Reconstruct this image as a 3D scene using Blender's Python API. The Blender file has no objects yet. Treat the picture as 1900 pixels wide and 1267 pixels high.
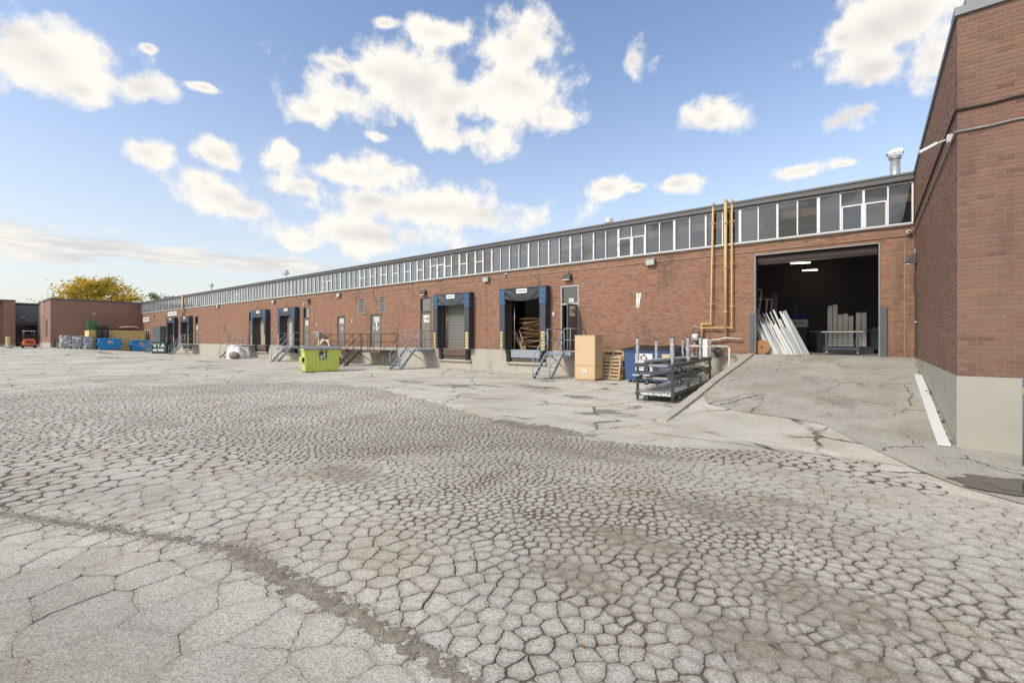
import bpy, math, random
from mathutils import Vector, Matrix, noise as mnoise
from mathutils.geometry import delaunay_2d_cdt
random.seed(7)
sc = bpy.context.scene
COL = sc.collection
R = math.radians

# ------------------------------------------------------------------ camera
cam_d = bpy.data.cameras.new("camera"); cam = bpy.data.objects.new("camera", cam_d); COL.objects.link(cam)
cam.location = (0, 0, 1.74); cam.rotation_euler = (R(90), 0, 0.66469)
cam_d.sensor_width = 36; cam_d.lens = 16.085; cam_d.shift_y = -0.003
cam_d.clip_start = 0.05; cam_d.clip_end = 6000
sc.camera = cam

# ------------------------------------------------------------------ node helper
class NT:
    def __init__(s, tree): s.t = tree; s.n = tree.nodes; s.l = tree.links
    def new(s, typ, **kw):
        n = s.n.new(typ)
        for k, v in kw.items(): setattr(n, k, v)
        return n
    def put(s, sock, v):
        if isinstance(v, bpy.types.NodeSocket): s.l.new(v, sock)
        elif v is not None:
            if sock.type == 'RGBA' and not hasattr(v, '__len__'): v = (v, v, v, 1)
            if sock.type == 'RGBA' and len(v) == 3: v = (*v, 1)
            if sock.type == 'VECTOR' and not hasattr(v, '__len__'): v = (v, v, v)
            sock.default_value = v
    def math(s, op, a, b=None, c=None, clamp=False):
        n = s.new('ShaderNodeMath', operation=op, use_clamp=clamp)
        s.put(n.inputs[0], a); s.put(n.inputs[1], b); s.put(n.inputs[2], c)
        return n.outputs[0]
    def vmath(s, op, a, b=None, out=0):
        n = s.new('ShaderNodeVectorMath', operation=op)
        s.put(n.inputs[0], a); s.put(n.inputs[1], b)
        return n.outputs['Value'] if op in ('LENGTH', 'DOT_PRODUCT', 'DISTANCE') else n.outputs[0]
    def noise(s, vec, scale, detail=4, rough=.55, dist=0, col=False):
        n = s.new('ShaderNodeTexNoise'); s.put(n.inputs['Vector'], vec)
        n.inputs['Scale'].default_value = scale; n.inputs['Detail'].default_value = detail
        n.inputs['Roughness'].default_value = rough; n.inputs['Distortion'].default_value = dist
        return n.outputs['Color' if col else 'Fac']
    def vor(s, vec, scale, feature='F1', out='Distance', rnd=1):
        n = s.new('ShaderNodeTexVoronoi', feature=feature); s.put(n.inputs['Vector'], vec)
        n.inputs['Scale'].default_value = scale; n.inputs['Randomness'].default_value = rnd
        return n.outputs[out]
    def map(s, v, a, b, c=0., d=1., smooth=True):
        n = s.new('ShaderNodeMapRange', interpolation_type='SMOOTHSTEP' if smooth else 'LINEAR')
        s.put(n.inputs[0], v)
        for i, x in enumerate((a, b, c, d)): s.put(n.inputs[1 + i], x)
        return n.outputs[0]
    def mix(s, f, a, b, mode='MIX'):
        n = s.new('ShaderNodeMix', data_type='RGBA', blend_type=mode)
        s.put(n.inputs[0], f); s.put(n.inputs[6], a); s.put(n.inputs[7], b)
        return n.outputs[2]
    def scale(s, c, f): return s.mix(1.0, c, f, 'MULTIPLY') if not isinstance(f, bpy.types.NodeSocket) else s.vmath('SCALE2', c, f)
    def cmul(s, c, f):
        n = s.new('ShaderNodeVectorMath', operation='SCALE'); s.put(n.inputs[0], c); s.put(n.inputs['Scale'], f)
        return n.outputs[0]
    def ell(s, pos, cx, cy, rx, ry, soft=1.0):
        d = s.vmath('MULTIPLY', s.vmath('SUBTRACT', pos, (cx, cy, 0)), (1 / rx, 1 / ry, 0))
        return s.math('SUBTRACT', 1.0, s.vmath('LENGTH', d))

# ------------------------------------------------------------------ world: daylight sky with broken cloud
SUN_AZ, SUN_EL = 197.0, 40.0
w = bpy.data.worlds.new("World"); sc.world = w; w.use_nodes = True
W = NT(w.node_tree); bg = w.node_tree.nodes['Background']
sky = W.new('ShaderNodeTexSky', sky_type='NISHITA'); sky.sun_disc = False
sky.sun_elevation = R(SUN_EL); sky.sun_rotation = R(SUN_AZ); sky.air_density = 1.0; sky.dust_density = 1.6; sky.ozone_density = 2.2
geo = W.new('ShaderNodeTexCoord').outputs['Generated']
sep = W.new('ShaderNodeSeparateXYZ'); W.l.new(geo, sep.inputs[0])
DEG = 180 / math.pi
az = W.math('MULTIPLY', W.math('ARCTAN2', sep.outputs[0], sep.outputs[1]), DEG)
elv = W.math('MULTIPLY', W.math('ARCSINE', sep.outputs[2]), DEG)
wob = W.noise(geo, 5.5, 3, .5, 0, True)
wobv = W.vmath('MULTIPLY', W.vmath('SUBTRACT', wob, (.5, .5, .5)), (4.5, 3.2, 0))
comb = W.new('ShaderNodeCombineXYZ'); W.l.new(az, comb.inputs[0]); W.l.new(elv, comb.inputs[1])
ae = W.vmath('ADD', comb.outputs[0], W.cmul(wobv, W.map(elv, 8, 28, .3, 1.0, False)))
# clouds seen in the photograph: azimuth, elevation and half widths in degrees
CUM = [(-83.5,23.6,4.67,2.99),(-85.1,24.5,3.14,1.71),(-81.4,21.6,1.79,1.27),(-77.4,22.9,2.02,1.42),(-77.1,26.5,.73,.42),(-77,17.3,2.37,1.34),(-70.9,18.4,2,1.23),(-64.2,20,1.36,.75),(-70.5,14.6,4.08,1.71),(-71.7,15.5,2.34,1.04),(-68.3,13.9,2.52,1.1),(-50.7,28.8,8.34,3.79),(-58.1,26.4,4.76,2.04),(-61.6,24.3,2.55,1.44),(-44.1,27.2,7.33,2.66),(-54.5,29.4,4.97,2.21),(-59.3,29.5,2.35,.67),(-36.4,31.9,5.05,3.65),(-37.4,28.3,6.07,2.88),(-32.7,25.8,4.01,1.91),(-34.7,33.7,3.36,1.86),(-46.8,33.5,3.96,1.3),(-53.6,33.8,2.19,.45),(-42.8,23.2,5.69,1.59),(-46.1,24.9,3.31,1.92),(-57.5,18.6,7.19,1.83),(-62.8,16.8,3.34,1.24),(-53.2,19.6,3.77,1.45),(-48.1,15.4,13.04,2.35),(-55.1,15.9,6.78,1.31),(-41.5,15,7.39,1.89),(-55.1,11.9,10.47,1.73),(-62.8,10.8,2.79,.89),(-23.2,30.3,1.58,1.46),(-14.8,23.6,2.73,1.82),(.2,27.7,4.58,2.91),(3,28,4.22,2.38),(.2,24.7,3.12,1.75),(-2.4,27.7,1.78,1.08),(4.9,24.5,2.17,2.46),(-2.6,21.3,2.46,1.53),(-.6,21.6,1.49,.93),(-6.1,17.3,3.89,.73),(-2.4,17.1,1.34,.4),(-26.6,17.8,2.27,1.08),(-18,17.5,2.26,.98),(-22.9,17.5,1.26,.47),(-72.4,24,1.38,.37),(-54.2,22.9,1.12,.55)]
LOW = [(-87,8.4,4,1.44),(-82.1,8.3,4.89,.95),(-77.6,8.2,8.05,.71),(-72,8.2,8.38,.88),(-66,8.2,7.9,.7),(-83.1,7.2,4.05,.7)]
def blobs(lst):
    acc = None
    for (a, e, ra, re) in lst:
        d = W.vmath('LENGTH', W.vmath('MULTIPLY', W.vmath('SUBTRACT', ae, (a, e, 0)), (1 / ra, 1 / re, 0)))
        acc = d if acc is None else W.math('SMOOTH_MIN', acc, d, .45)
    return W.math('SUBTRACT', 1.36, acc)
fb = W.noise(geo, 12, 9, .60)
fb1 = W.math('SUBTRACT', fb, .5)
# unseen broken cloud away from the frame, made denser to brighten the ambient light
gen = W.math('MULTIPLY', W.math('SUBTRACT', W.noise(W.vmath('MULTIPLY', geo, (1, 1, 2.2)), 3.2, 3, .5), .46), 7.0)
inaz = W.map(W.math('ABSOLUTE', W.math('SUBTRACT', az, -38.0)), 49, 56, 1, 0)
inel = W.map(elv, 38, 44, 1, 0)
inside = W.math('MULTIPLY', inaz, inel)
cumd = blobs(CUM)
den0 = W.math('ADD', W.math('MULTIPLY', inside, cumd), W.math('MULTIPLY', W.math('SUBTRACT', 1, inside), gen))
den0 = W.math('MAXIMUM', den0, -1.5)
den = W.math('ADD', den0, W.math('MULTIPLY', fb1, 3.9))
alpha = W.map(den, .05, .9)
stk = W.noise(W.vmath('MULTIPLY', comb.outputs[0], (.12, 1.0, 0)), 1.1, 6, .6)
lowd = W.math('ADD', blobs(LOW), W.math('ADD', W.math('MULTIPLY', fb1, 2.2), W.math('MULTIPLY', W.math('SUBTRACT', stk, .5), 3.0)))
alpha_low = W.math('MULTIPLY', W.map(lowd, -.1, .8), .92)
fb2 = W.noise(geo, 7, 5, .55)
shade = W.map(W.math('ADD', W.math('MULTIPLY', den0, .55), W.math('MULTIPLY', fb2, 1.3)), .95, 1.65)
CW = (5.75, 5.5, 5.05); CG = (4.15, 4.05, 4.0)
ccol = W.mix(shade, CW, CG)
lowcol = W.mix(W.map(stk, .40, .60), (4.0, 3.95, 3.98), (5.3, 5.1, 4.7))
# pale thick air low over the horizon
skyc = W.mix(1.0, sky.outputs[0], (1.05, .935, .955), 'MULTIPLY')
hz = W.math('POWER', W.math('SUBTRACT', 1, W.map(elv, 0, 38, 0, 1, False)), 2.2)
skyc = W.mix(W.math('MULTIPLY', hz, .9), W.mix(1.0, skyc, (1.30, 1.40, 1.36), 'MULTIPLY'), (4.75, 4.72, 4.42))
c = W.mix(alpha_low, skyc, lowcol)
c = W.mix(alpha, c, ccol)
W.l.new(c, bg.inputs[0]); bg.inputs[1].default_value = 0.1

# ------------------------------------------------------------------ sun (thin cloud: weak and soft)
sd = bpy.data.lights.new("sun", 'SUN'); sun = bpy.data.objects.new("sun", sd); COL.objects.link(sun)
sd.energy = 1.5; sd.angle = R(10); sd.color = (1, .935, .815)
sa = R(SUN_AZ); se = R(SUN_EL)
sdir = Vector((math.sin(sa) * math.cos(se), math.cos(sa) * math.cos(se), math.sin(se)))
sun.rotation_euler = sdir.to_track_quat('Z', 'Y').to_euler()
sun.location = sdir * 60

vs = sc.view_settings
sc.display_settings.display_device = 'sRGB'
vs.view_transform = 'Standard'; vs.look = 'None'; vs.gamma = 1; vs.use_curve_mapping = False
vs.exposure = 0.85
sc.cycles.max_bounces = 8; sc.cycles.transparent_max_bounces = 12; sc.cycles.caustics_reflective = False
sc.cycles.caustics_refractive = False; sc.cycles.use_denoising = True; sc.cycles.sample_clamp_indirect = 6

# ------------------------------------------------------------------ materials
MATS = {}
def mat_base(name):
    m = bpy.data.materials.new(name); m.use_nodes = True
    T = NT(m.node_tree); b = m.node_tree.nodes['Principled BSDF']
    return m, T, b
def pbr(name, col, rough=.6, metal=0., var=.18, vs_=3., fine=40., bump=0., dirt=None, dirt_amt=.0, dirt_sc=2.5, spec=.5, emit=None, estr=0):
    """paint / metal / fabric with uneven tone and optional worn or rusty patches, in object space"""
    if name in MATS: return MATS[name]
    m, T, b = mat_base(name); MATS[name] = m
    co = T.new('ShaderNodeTexCoord').outputs['Object']
    oi = T.new('ShaderNodeObjectInfo')
    co = T.vmath('ADD', co, T.vmath('MULTIPLY', oi.outputs['Random'], (7.3, 3.1, 5.7)))
    n1 = T.noise(co, vs_, 5, .6); n2 = T.noise(co, fine, 3, .6)
    f = T.math('ADD', T.math('MULTIPLY', T.math('SUBTRACT', n1, .5), var * 2.2), T.math('MULTIPLY', T.math('SUBTRACT', n2, .5), var))
    f = T.math('ADD', f, T.math('MULTIPLY', T.math('SUBTRACT', oi.outputs['Random'], .5), var * .5))
    c = T.cmul((*col,), T.math('ADD', f, 1.0))
    if dirt:
        d = T.noise(co, dirt_sc, 8, .68)
        c = T.mix(T.map(d, .62 - dirt_amt, .72 - dirt_amt * .6, 0, .9), c, dirt)
    T.put(b.inputs['Base Color'], c)
    T.put(b.inputs['Roughness'], T.math('ADD', T.math('MULTIPLY', T.math('SUBTRACT', n1, .5), .3), rough, clamp=True))
    b.inputs['Metallic'].default_value = metal
    b.inputs['Specular IOR Level'].default_value = spec
    if bump:
        bn = T.new('ShaderNodeBump'); bn.inputs['Strength'].default_value = bump; bn.inputs['Distance'].default_value = .01
        T.put(bn.inputs['Height'], T.math('ADD', n2, T.math('MULTIPLY', n1, 2))); T.l.new(bn.outputs[0], b.inputs['Normal'])
    if emit: 
        b.inputs['Emission Color'].default_value = (*emit, 1); b.inputs['Emission Strength'].default_value = estr
    return m

def brick_mat(name, cols, gain=1.0):
    m, T, b = mat_base(name)
    g = T.new('ShaderNodeNewGeometry'); oi = T.new('ShaderNodeObjectInfo')
    r = T.math('FRACT', T.math('ADD', g.outputs['Random Per Island'], T.math('MULTIPLY', oi.outputs['Random'], 1.0)))
    cr = T.new('ShaderNodeValToRGB'); T.l.new(r, cr.inputs[0])
    el = cr.color_ramp.elements
    while len(el) < len(cols): el.new(.5)
    for e, (p, c) in zip(el, cols): e.position = p; e.color = (*[x * gain for x in c], 1)
    pos = g.outputs['Position']
    fine = T.noise(pos, 130, 4, .7); mid = T.noise(pos, 22, 3, .6)
    streak = T.noise(T.vmath('MULTIPLY', pos, (1.0, 1.0, .35)), .9, 5, .62)
    c = T.cmul(cr.outputs[0], T.math('ADD', .72, T.math('ADD', T.math('MULTIPLY', fine, .34), T.math('MULTIPLY', mid, .22))))
    c = T.mix(T.map(streak, .55, .72, 0, .5), c, (.085, .06, .055))
    szz = T.new('ShaderNodeSeparateXYZ'); T.l.new(pos, szz.inputs[0])
    c = T.mix(T.math('MULTIPLY', T.map(szz.outputs[2], 1.1, 2.0, 1, 0), T.map(T.noise(pos, 1.3, 5, .65), .42, .62, 0, .35)), c, (.10, .075, .062))
    efl = T.noise(T.vmath('MULTIPLY', pos, (1, 1, .5)), 1.7, 6, .7)
    c = T.mix(T.map(efl, .64, .82, 0, .22), c, (.42, .36, .33))
    T.put(b.inputs['Base Color'], c); b.inputs['Roughness'].default_value = .85; b.inputs['Specular IOR Level'].default_value = .3
    bn = T.new('ShaderNodeBump'); bn.inputs['Strength'].default_value = .5; bn.inputs['Distance'].default_value = .004
    T.put(bn.inputs['Height'], T.math('ADD', fine, mid)); T.l.new(bn.outputs[0], b.inputs['Normal'])
    return m
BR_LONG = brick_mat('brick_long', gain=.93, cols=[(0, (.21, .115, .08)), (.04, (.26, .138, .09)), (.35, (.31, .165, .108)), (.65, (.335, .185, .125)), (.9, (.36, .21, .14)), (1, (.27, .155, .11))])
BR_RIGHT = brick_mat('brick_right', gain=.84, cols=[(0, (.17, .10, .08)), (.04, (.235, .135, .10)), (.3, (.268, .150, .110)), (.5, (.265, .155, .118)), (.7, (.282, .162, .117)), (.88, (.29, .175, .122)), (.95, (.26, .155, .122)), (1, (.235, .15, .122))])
def mortar_mat(name, col):
    m, T, b = mat_base(name)
    pos = T.new('ShaderNodeNewGeometry').outputs['Position']
    n = T.noise(pos, 60, 4, .7); n2 = T.noise(T.vmath('MULTIPLY', pos, (1, 1, .35)), .9, 5, .62)
    c = T.cmul((*col,), T.math('ADD', .75, T.math('MULTIPLY', n, .5)))
    c = T.mix(T.map(n2, .56, .72, 0, .4), c, (.09, .07, .065))
    T.put(b.inputs['Base Color'], c); b.inputs['Roughness'].default_value = .95
    return m
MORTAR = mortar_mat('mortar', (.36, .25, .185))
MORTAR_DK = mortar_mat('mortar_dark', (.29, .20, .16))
def far_brick_mat(name, c1, c2, cm):
    m, T, b = mat_base(name)
    g = T.new('ShaderNodeNewGeometry'); pos = g.outputs['Position']
    s = T.new('ShaderNodeSeparateXYZ'); T.l.new(pos, s.inputs[0])
    cb = T.new('ShaderNodeCombineXYZ'); T.l.new(T.math('ADD', s.outputs[0], s.outputs[1]), cb.inputs[0]); T.l.new(s.outputs[2], cb.inputs[1])
    bt = T.new('ShaderNodeTexBrick'); T.l.new(cb.outputs[0], bt.inputs[0])
    bt.inputs['Scale'].default_value = 1; bt.inputs['Brick Width'].default_value = .203; bt.inputs['Row Height'].default_value = .0667
    bt.inputs['Mortar Size'].default_value = .005
    T.put(bt.inputs['Color1'], c1); T.put(bt.inputs['Color2'], c2); T.put(bt.inputs['Mortar'], cm)
    n = T.noise(T.vmath('MULTIPLY', pos, (1, 1, .4)), .7, 6, .65)
    c = T.mix(T.map(n, .5, .75, 0, .35), bt.outputs[0], (.10, .055, .045))
    T.put(b.inputs['Base Color'], c); b.inputs['Roughness'].default_value = .9
    return m
BR_FAR = far_brick_mat('brick_far', (.27, .15, .11), (.32, .18, .135), (.26, .18, .14))
def conc_mat(name, col, amt=.35, stain=(.16, .145, .12)):
    m, T, b = mat_base(name)
    pos = T.new('ShaderNodeNewGeometry').outputs['Position']
    n = T.noise(pos, .9, 6, .6); f = T.noise(pos, 45, 4, .65); s = T.noise(T.vmath('MULTIPLY', pos, (1, 1, .22)), 2.4, 6, .62)
    c = T.cmul((*col,), T.math('ADD', .78, T.math('ADD', T.math('MULTIPLY', n, .3), T.math('MULTIPLY', f, .14))))
    c = T.mix(T.map(s, .54, .78, 0, amt), c, stain)
    sz = T.new('ShaderNodeSeparateXYZ'); T.l.new(pos, sz.inputs[0])
    pits = T.noise(pos, 9, 8, .75)
    c = T.mix(T.map(pits, .68, .74, 0, .45), c, stain)
    T.put(b.inputs['Base Color'], c); b.inputs['Roughness'].default_value = .88
    bn = T.new('ShaderNodeBump'); bn.inputs['Strength'].default_value = .35; bn.inputs['Distance'].default_value = .006
    T.put(bn.inputs['Height'], T.math('ADD', f, pits)); T.l.new(bn.outputs[0], b.inputs['Normal'])
    return m
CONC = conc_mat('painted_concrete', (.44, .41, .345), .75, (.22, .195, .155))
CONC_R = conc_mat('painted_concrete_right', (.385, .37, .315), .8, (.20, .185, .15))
KERB = conc_mat('kerb_concrete', (.44, .40, .335), .6)
SLAB = conc_mat('floor_slab', (.20, .195, .185), .5, (.07, .065, .06))

def glass_mat():
    m = bpy.data.materials.new('window_glass'); m.use_nodes = True
    T = NT(m.node_tree); out = m.node_tree.nodes['Material Output']; m.node_tree.nodes.remove(m.node_tree.nodes['Principled BSDF'])
    oi = T.new('ShaderNodeObjectInfo'); pos = T.new('ShaderNodeNewGeometry').outputs['Position']
    n = T.noise(pos, .8, 3, .5)
    tr = T.new('ShaderNodeBsdfTransparent'); T.put(tr.inputs[0], (.70, .72, .715))
    df = T.new('ShaderNodeBsdfDiffuse'); T.put(df.inputs[0], T.mix(oi.outputs['Random'], (.07, .075, .08), (.13, .14, .145)))
    gl = T.new('ShaderNodeBsdfGlossy'); T.put(gl.inputs[0], (.92, .93, .93)); gl.inputs['Roughness'].default_value = .03
    bn = T.new('ShaderNodeBump'); bn.inputs['Strength'].default_value = .08; bn.inputs['Distance'].default_value = .05
    T.put(bn.inputs['Height'], n); T.l.new(bn.outputs[0], gl.inputs['Normal'])
    lw = T.new('ShaderNodeLayerWeight'); lw.inputs[0].default_value = .5
    fac = T.math('ADD', .075, T.math('MULTIPLY', T.math('POWER', lw.outputs['Facing'], 1.7), .85), clamp=True)
    m1 = T.new('ShaderNodeMixShader'); T.put(m1.inputs[0], T.math('ADD', .03, T.math('MULTIPLY', T.math('POWER', oi.outputs['Random'], 3), .5)))
    T.l.new(tr.outputs[0], m1.inputs[1]); T.l.new(df.outputs[0], m1.inputs[2])
    m2 = T.new('ShaderNodeMixShader'); T.put(m2.inputs[0], fac)
    T.l.new(m1.outputs[0], m2.inputs[1]); T.l.new(gl.outputs[0], m2.inputs[2]); T.l.new(m2.outputs[0], out.inputs[0])
    return m
GLASS = glass_mat()

WHITE_FR = pbr('window_frame_paint', (.74, .75, .75), .45, var=.10, dirt=(.32, .31, .29), dirt_amt=.03)
FASCIA = pbr('roof_metal', (.115, .115, .112), .5, .2, var=.2, vs_=1.2)
FLASH = pbr('metal_flashing', (.42, .42, .40), .5, .3, var=.2)
ROOF = pbr('roof_gravel', (.22, .21, .20), .95)
STEEL = pbr('grey_painted_steel', (.30, .345, .39), .5, var=.2, dirt=(.16, .13, .11), dirt_amt=.02, dirt_sc=6)
BROWNST = pbr('brown_painted_steel', (.105, .07, .055), .6, var=.25, dirt=(.16, .085, .05), dirt_amt=.05, dirt_sc=6)
DOORGREY = pbr('door_paint', (.20, .19, .165), .55, var=.12, dirt=(.1, .09, .08), dirt_amt=0, dirt_sc=3)
FRAMEDK = pbr('door_frame_dark', (.09, .075, .065), .6)
FABRIC = pbr('dock_fabric', (.038, .043, .053), .62, var=.3, vs_=2, bump=.3)
FABRIC_F = pbr('dock_pad_face', (.055, .064, .08), .6, var=.25, vs_=2, bump=.2)
BLACKRUB = pbr('black_rubber', (.017, .017, .018), .75, var=.3)
DBLUE = pbr('dock_blue', (.04, .105, .19), .6, var=.35, fine=9)
YELLOW = pbr('safety_yellow', (.54, .45, .16), .6, var=.25, dirt=(.2, .17, .1), dirt_amt=.03, dirt_sc=8)
SIGNW = pbr('sign_white', (.74, .74, .72), .5, var=.08)
INK = pbr('sign_ink', (.02, .02, .022), .6)
INKG = pbr('sign_grey_ink', (.20, .22, .26), .6)
WHITEINK = pbr('white_ink', (.72, .72, .70), .6)
ROLLGREY = pbr('roll_door_grey', (.185, .185, .165), .5, var=.15, dirt=(.11, .1, .09), dirt_amt=.02)
ROLLWHITE = pbr('dock_door_white', (.50, .455, .43), .5, var=.15)
ROLLDARK = pbr('roll_curtain_dark', (.06, .045, .04), .5)
GASY = pbr('gas_pipe_yellow', (.66, .44, .19), .5, var=.15, dirt=(.46, .29, .13), dirt_amt=-.03, dirt_sc=14)
PIPEW = pbr('white_pipe_paint', (.66, .60, .52), .55, var=.2, dirt=(.3, .24, .18), dirt_amt=.05, dirt_sc=9)
GREYP = pbr('grey_fittings', (.30, .31, .32), .45, .4, var=.25)
GALV = pbr('galvanised', (.55, .56, .57), .38, .7, var=.2)
CONDUIT = pbr('conduit_paint', (.40, .30, .23), .6)
CABLE = pbr('black_cable', (.025, .022, .02), .6)
LAMPB = pbr('lamp_bronze', (.06, .055, .05), .5)
LAMPG = pbr('lamp_grey', (.20, .21, .20), .5)
LAMPL = pbr('lamp_lens', (.45, .48, .44), .2)
CAMW = pbr('camera_white', (.58, .59, .58), .45)
LIME = pbr('lime_paint', (.50, .58, .11), .5, var=.22, vs_=2, bump=.5, dirt=(.20, .12, .03), dirt_amt=.05, dirt_sc=7)
LIDGREY = pbr('lid_grey', (.20, .20, .22), .6, var=.2)
BLUEB = pbr('blue_bin_paint', (.015, .23, .56), .5, var=.15, dirt=(.03, .09, .18), dirt_amt=.01)
NAVY = pbr('navy_bin_paint', (.045, .10, .235), .5, var=.2, vs_=2, dirt=(.06, .06, .07), dirt_amt=.03, dirt_sc=4)
DKGREEN = pbr('dark_green_paint', (.022, .062, .05), .55, var=.2)
MIDGREEN = pbr('green_plastic', (.02, .22, .07), .5, var=.2)
BLACKCR = pbr('black_crate_plastic', (.035, .037, .05), .55, var=.3)
CONTY = pbr('container_yellow', (.84, .65, .30), .6, var=.2, vs_=1.5, dirt=(.28, .15, .06), dirt_amt=.05, dirt_sc=3)
WOOD = pbr('pallet_wood', (.50, .36, .21), .8, var=.3, vs_=5, bump=.2)
WOODD = pbr('weathered_wood', (.22, .15, .095), .85, var=.35, bump=.2)
def ply_mat():
    m, T, b = mat_base('plywood')
    co = T.new('ShaderNodeTexCoord').outputs['Object']; oi = T.new('ShaderNodeObjectInfo')
    g = T.noise(T.vmath('MULTIPLY', co, (9, 9, .7)), 3, 6, .65, 1.2); n = T.noise(co, 1.5, 4, .6)
    c = T.mix(g, (.66, .50, .32), (.57, .41, .24)); c = T.mix(T.map(n, .45, .75, 0, .5), c, (.52, .36, .20))
    T.put(b.inputs['Base Color'], c); b.inputs['Roughness'].default_value = .75
    return m
PLY = ply_mat()
CARD = pbr('cardboard', (.46, .30, .16), .85, var=.3, vs_=3)
CARDD = pbr('cardboard_dark', (.27, .165, .09), .85, var=.3, vs_=3)
PROF = pbr('white_pvc', (.62, .63, .62), .4, var=.12)
PROFG = pbr('grey_pvc', (.40, .43, .44), .45, var=.12)
PANELB = pbr('panel_board', (.42, .42, .37), .5, var=.15)
CARTDK = pbr('cart_steel', (.058, .066, .062), .5, .2, var=.3)
ALUM = pbr('aluminium_bar', (.46, .49, .52), .35, .6, var=.15)
SHEET = pbr('cart_sheet', (.50, .51, .51), .4, .3, var=.2)
def wrap_mat():
    m, T, b = mat_base('stretch_wrap')
    co = T.new('ShaderNodeTexCoord').outputs['Object']
    n = T.noise(T.vmath('MULTIPLY', co, (6, 6, 2)), 3, 6, .7, 1.0)
    c = T.mix(T.map(n, .35, .7), (.22, .24, .27), (.66, .67, .68))
    T.put(b.inputs['Base Color'], c); b.inputs['Roughness'].default_value = .22
    bn = T.new('ShaderNodeBump'); bn.inputs['Strength'].default_value = .7; bn.inputs['Distance'].default_value = .02
    T.put(bn.inputs['Height'], n); T.l.new(bn.outputs[0], b.inputs['Normal'])
    return m
WRAP = wrap_mat()
BAGW = pbr('white_tarp', (.70, .70, .70), .6, var=.15, bump=.3)
BAGB = pbr('brown_sack', (.28, .23, .17), .8, var=.3)
ORANGE = pbr('forklift_orange', (.62, .13, .045), .45, var=.15)
STUFFBK = pbr('machine_dark', (.035, .037, .042), .5, var=.3)
MACHB = pbr('machine_blue', (.03, .08, .26), .45)
MACHG = pbr('machine_grey', (.20, .21, .23), .5, var=.2)
REEL = pbr('reel_wood', (.36, .19, .08), .7, var=.25)
INWALL = pbr('inner_wall', (.24, .225, .235), .9)
INCEIL = pbr('inner_ceiling', (.09, .09, .09), .9)
BEAM = pbr('inner_beam', (.46, .26, .21), .7)
COLW = pbr('inner_column', (.30, .29, .26), .7)
POSTB = pbr('bollard_blue', (.13, .17, .24), .55, var=.25, dirt=(.08, .07, .06), dirt_amt=.03)
LAMPON = pbr('lit_tube', (.8, .75, .6), .5, emit=(1, .86, .62), estr=4)
CLAD = pbr('dark_cladding', (.17, .18, .175), .5, .2, var=.15)
DARKGL = pbr('entrance_glass', (.02, .022, .025), .08)
LEAFY = None
GREENM = pbr('grass_green', (.09, .14, .035), .9, var=.4, fine=9)

# ------------------------------------------------------------------ ground height and asphalt materials
def sst(t): t = min(1, max(0, t)); return t * t * (3 - 2 * t)
def gz(x, y): return .62 * sst((-x - 58) / 24) * sst((19 - y) / 9.5)
def rampz(y):
    t = y - 9.55; k = .45
    return (1.155 / 9.05) * (k * math.log(1 + math.exp(t / k)) if t < 6 else t)

STAINS = [(-12.2, 12.0, 1.3, .8), (-9.3, 13.4, 1.5, .7), (-6.7, 11.9, 1.3, .6), (-5.1, 9.4, .55, .45), (-4.8, 9.95, .9, .6), (-14.6, 12.0, 1.4, .7),
          (-11, 12.7, 1.6, .3), (-23.1, 13.1, 1.2, .5), (-10.6, 15.6, 1.2, .5), (-20.9, 15.8, 1.1, .4), (-55, 10.2, 6, 1.2), (-4.4, 12.6, 1.1, .7), (-3.5, 9.6, .5, .35), (-25.5, 15.6, 1.5, .5), (-66, 12, 8, .8), (-40, 13, 4, .6)]
DIRTS = [(-.2, 3.6, .75, .5), (-1.6, 3.75, .7, .3), (-1.2, 4.85, .8, .35), (-3.9, 1.6, .7, .25), (-.5, 2.9, .8, .35), (-5.3, 3.3, .9, .5), (-2.8, 6.6, 1.1, .35), (-5.4, 7.3, 1.5, .35), (-3.4, 6.0, 1.2, .4), (-1.7, 2.9, .6, .3), (-.7, 5.6, .5, .25), (.1, 3.0, .5, .3)]
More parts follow.
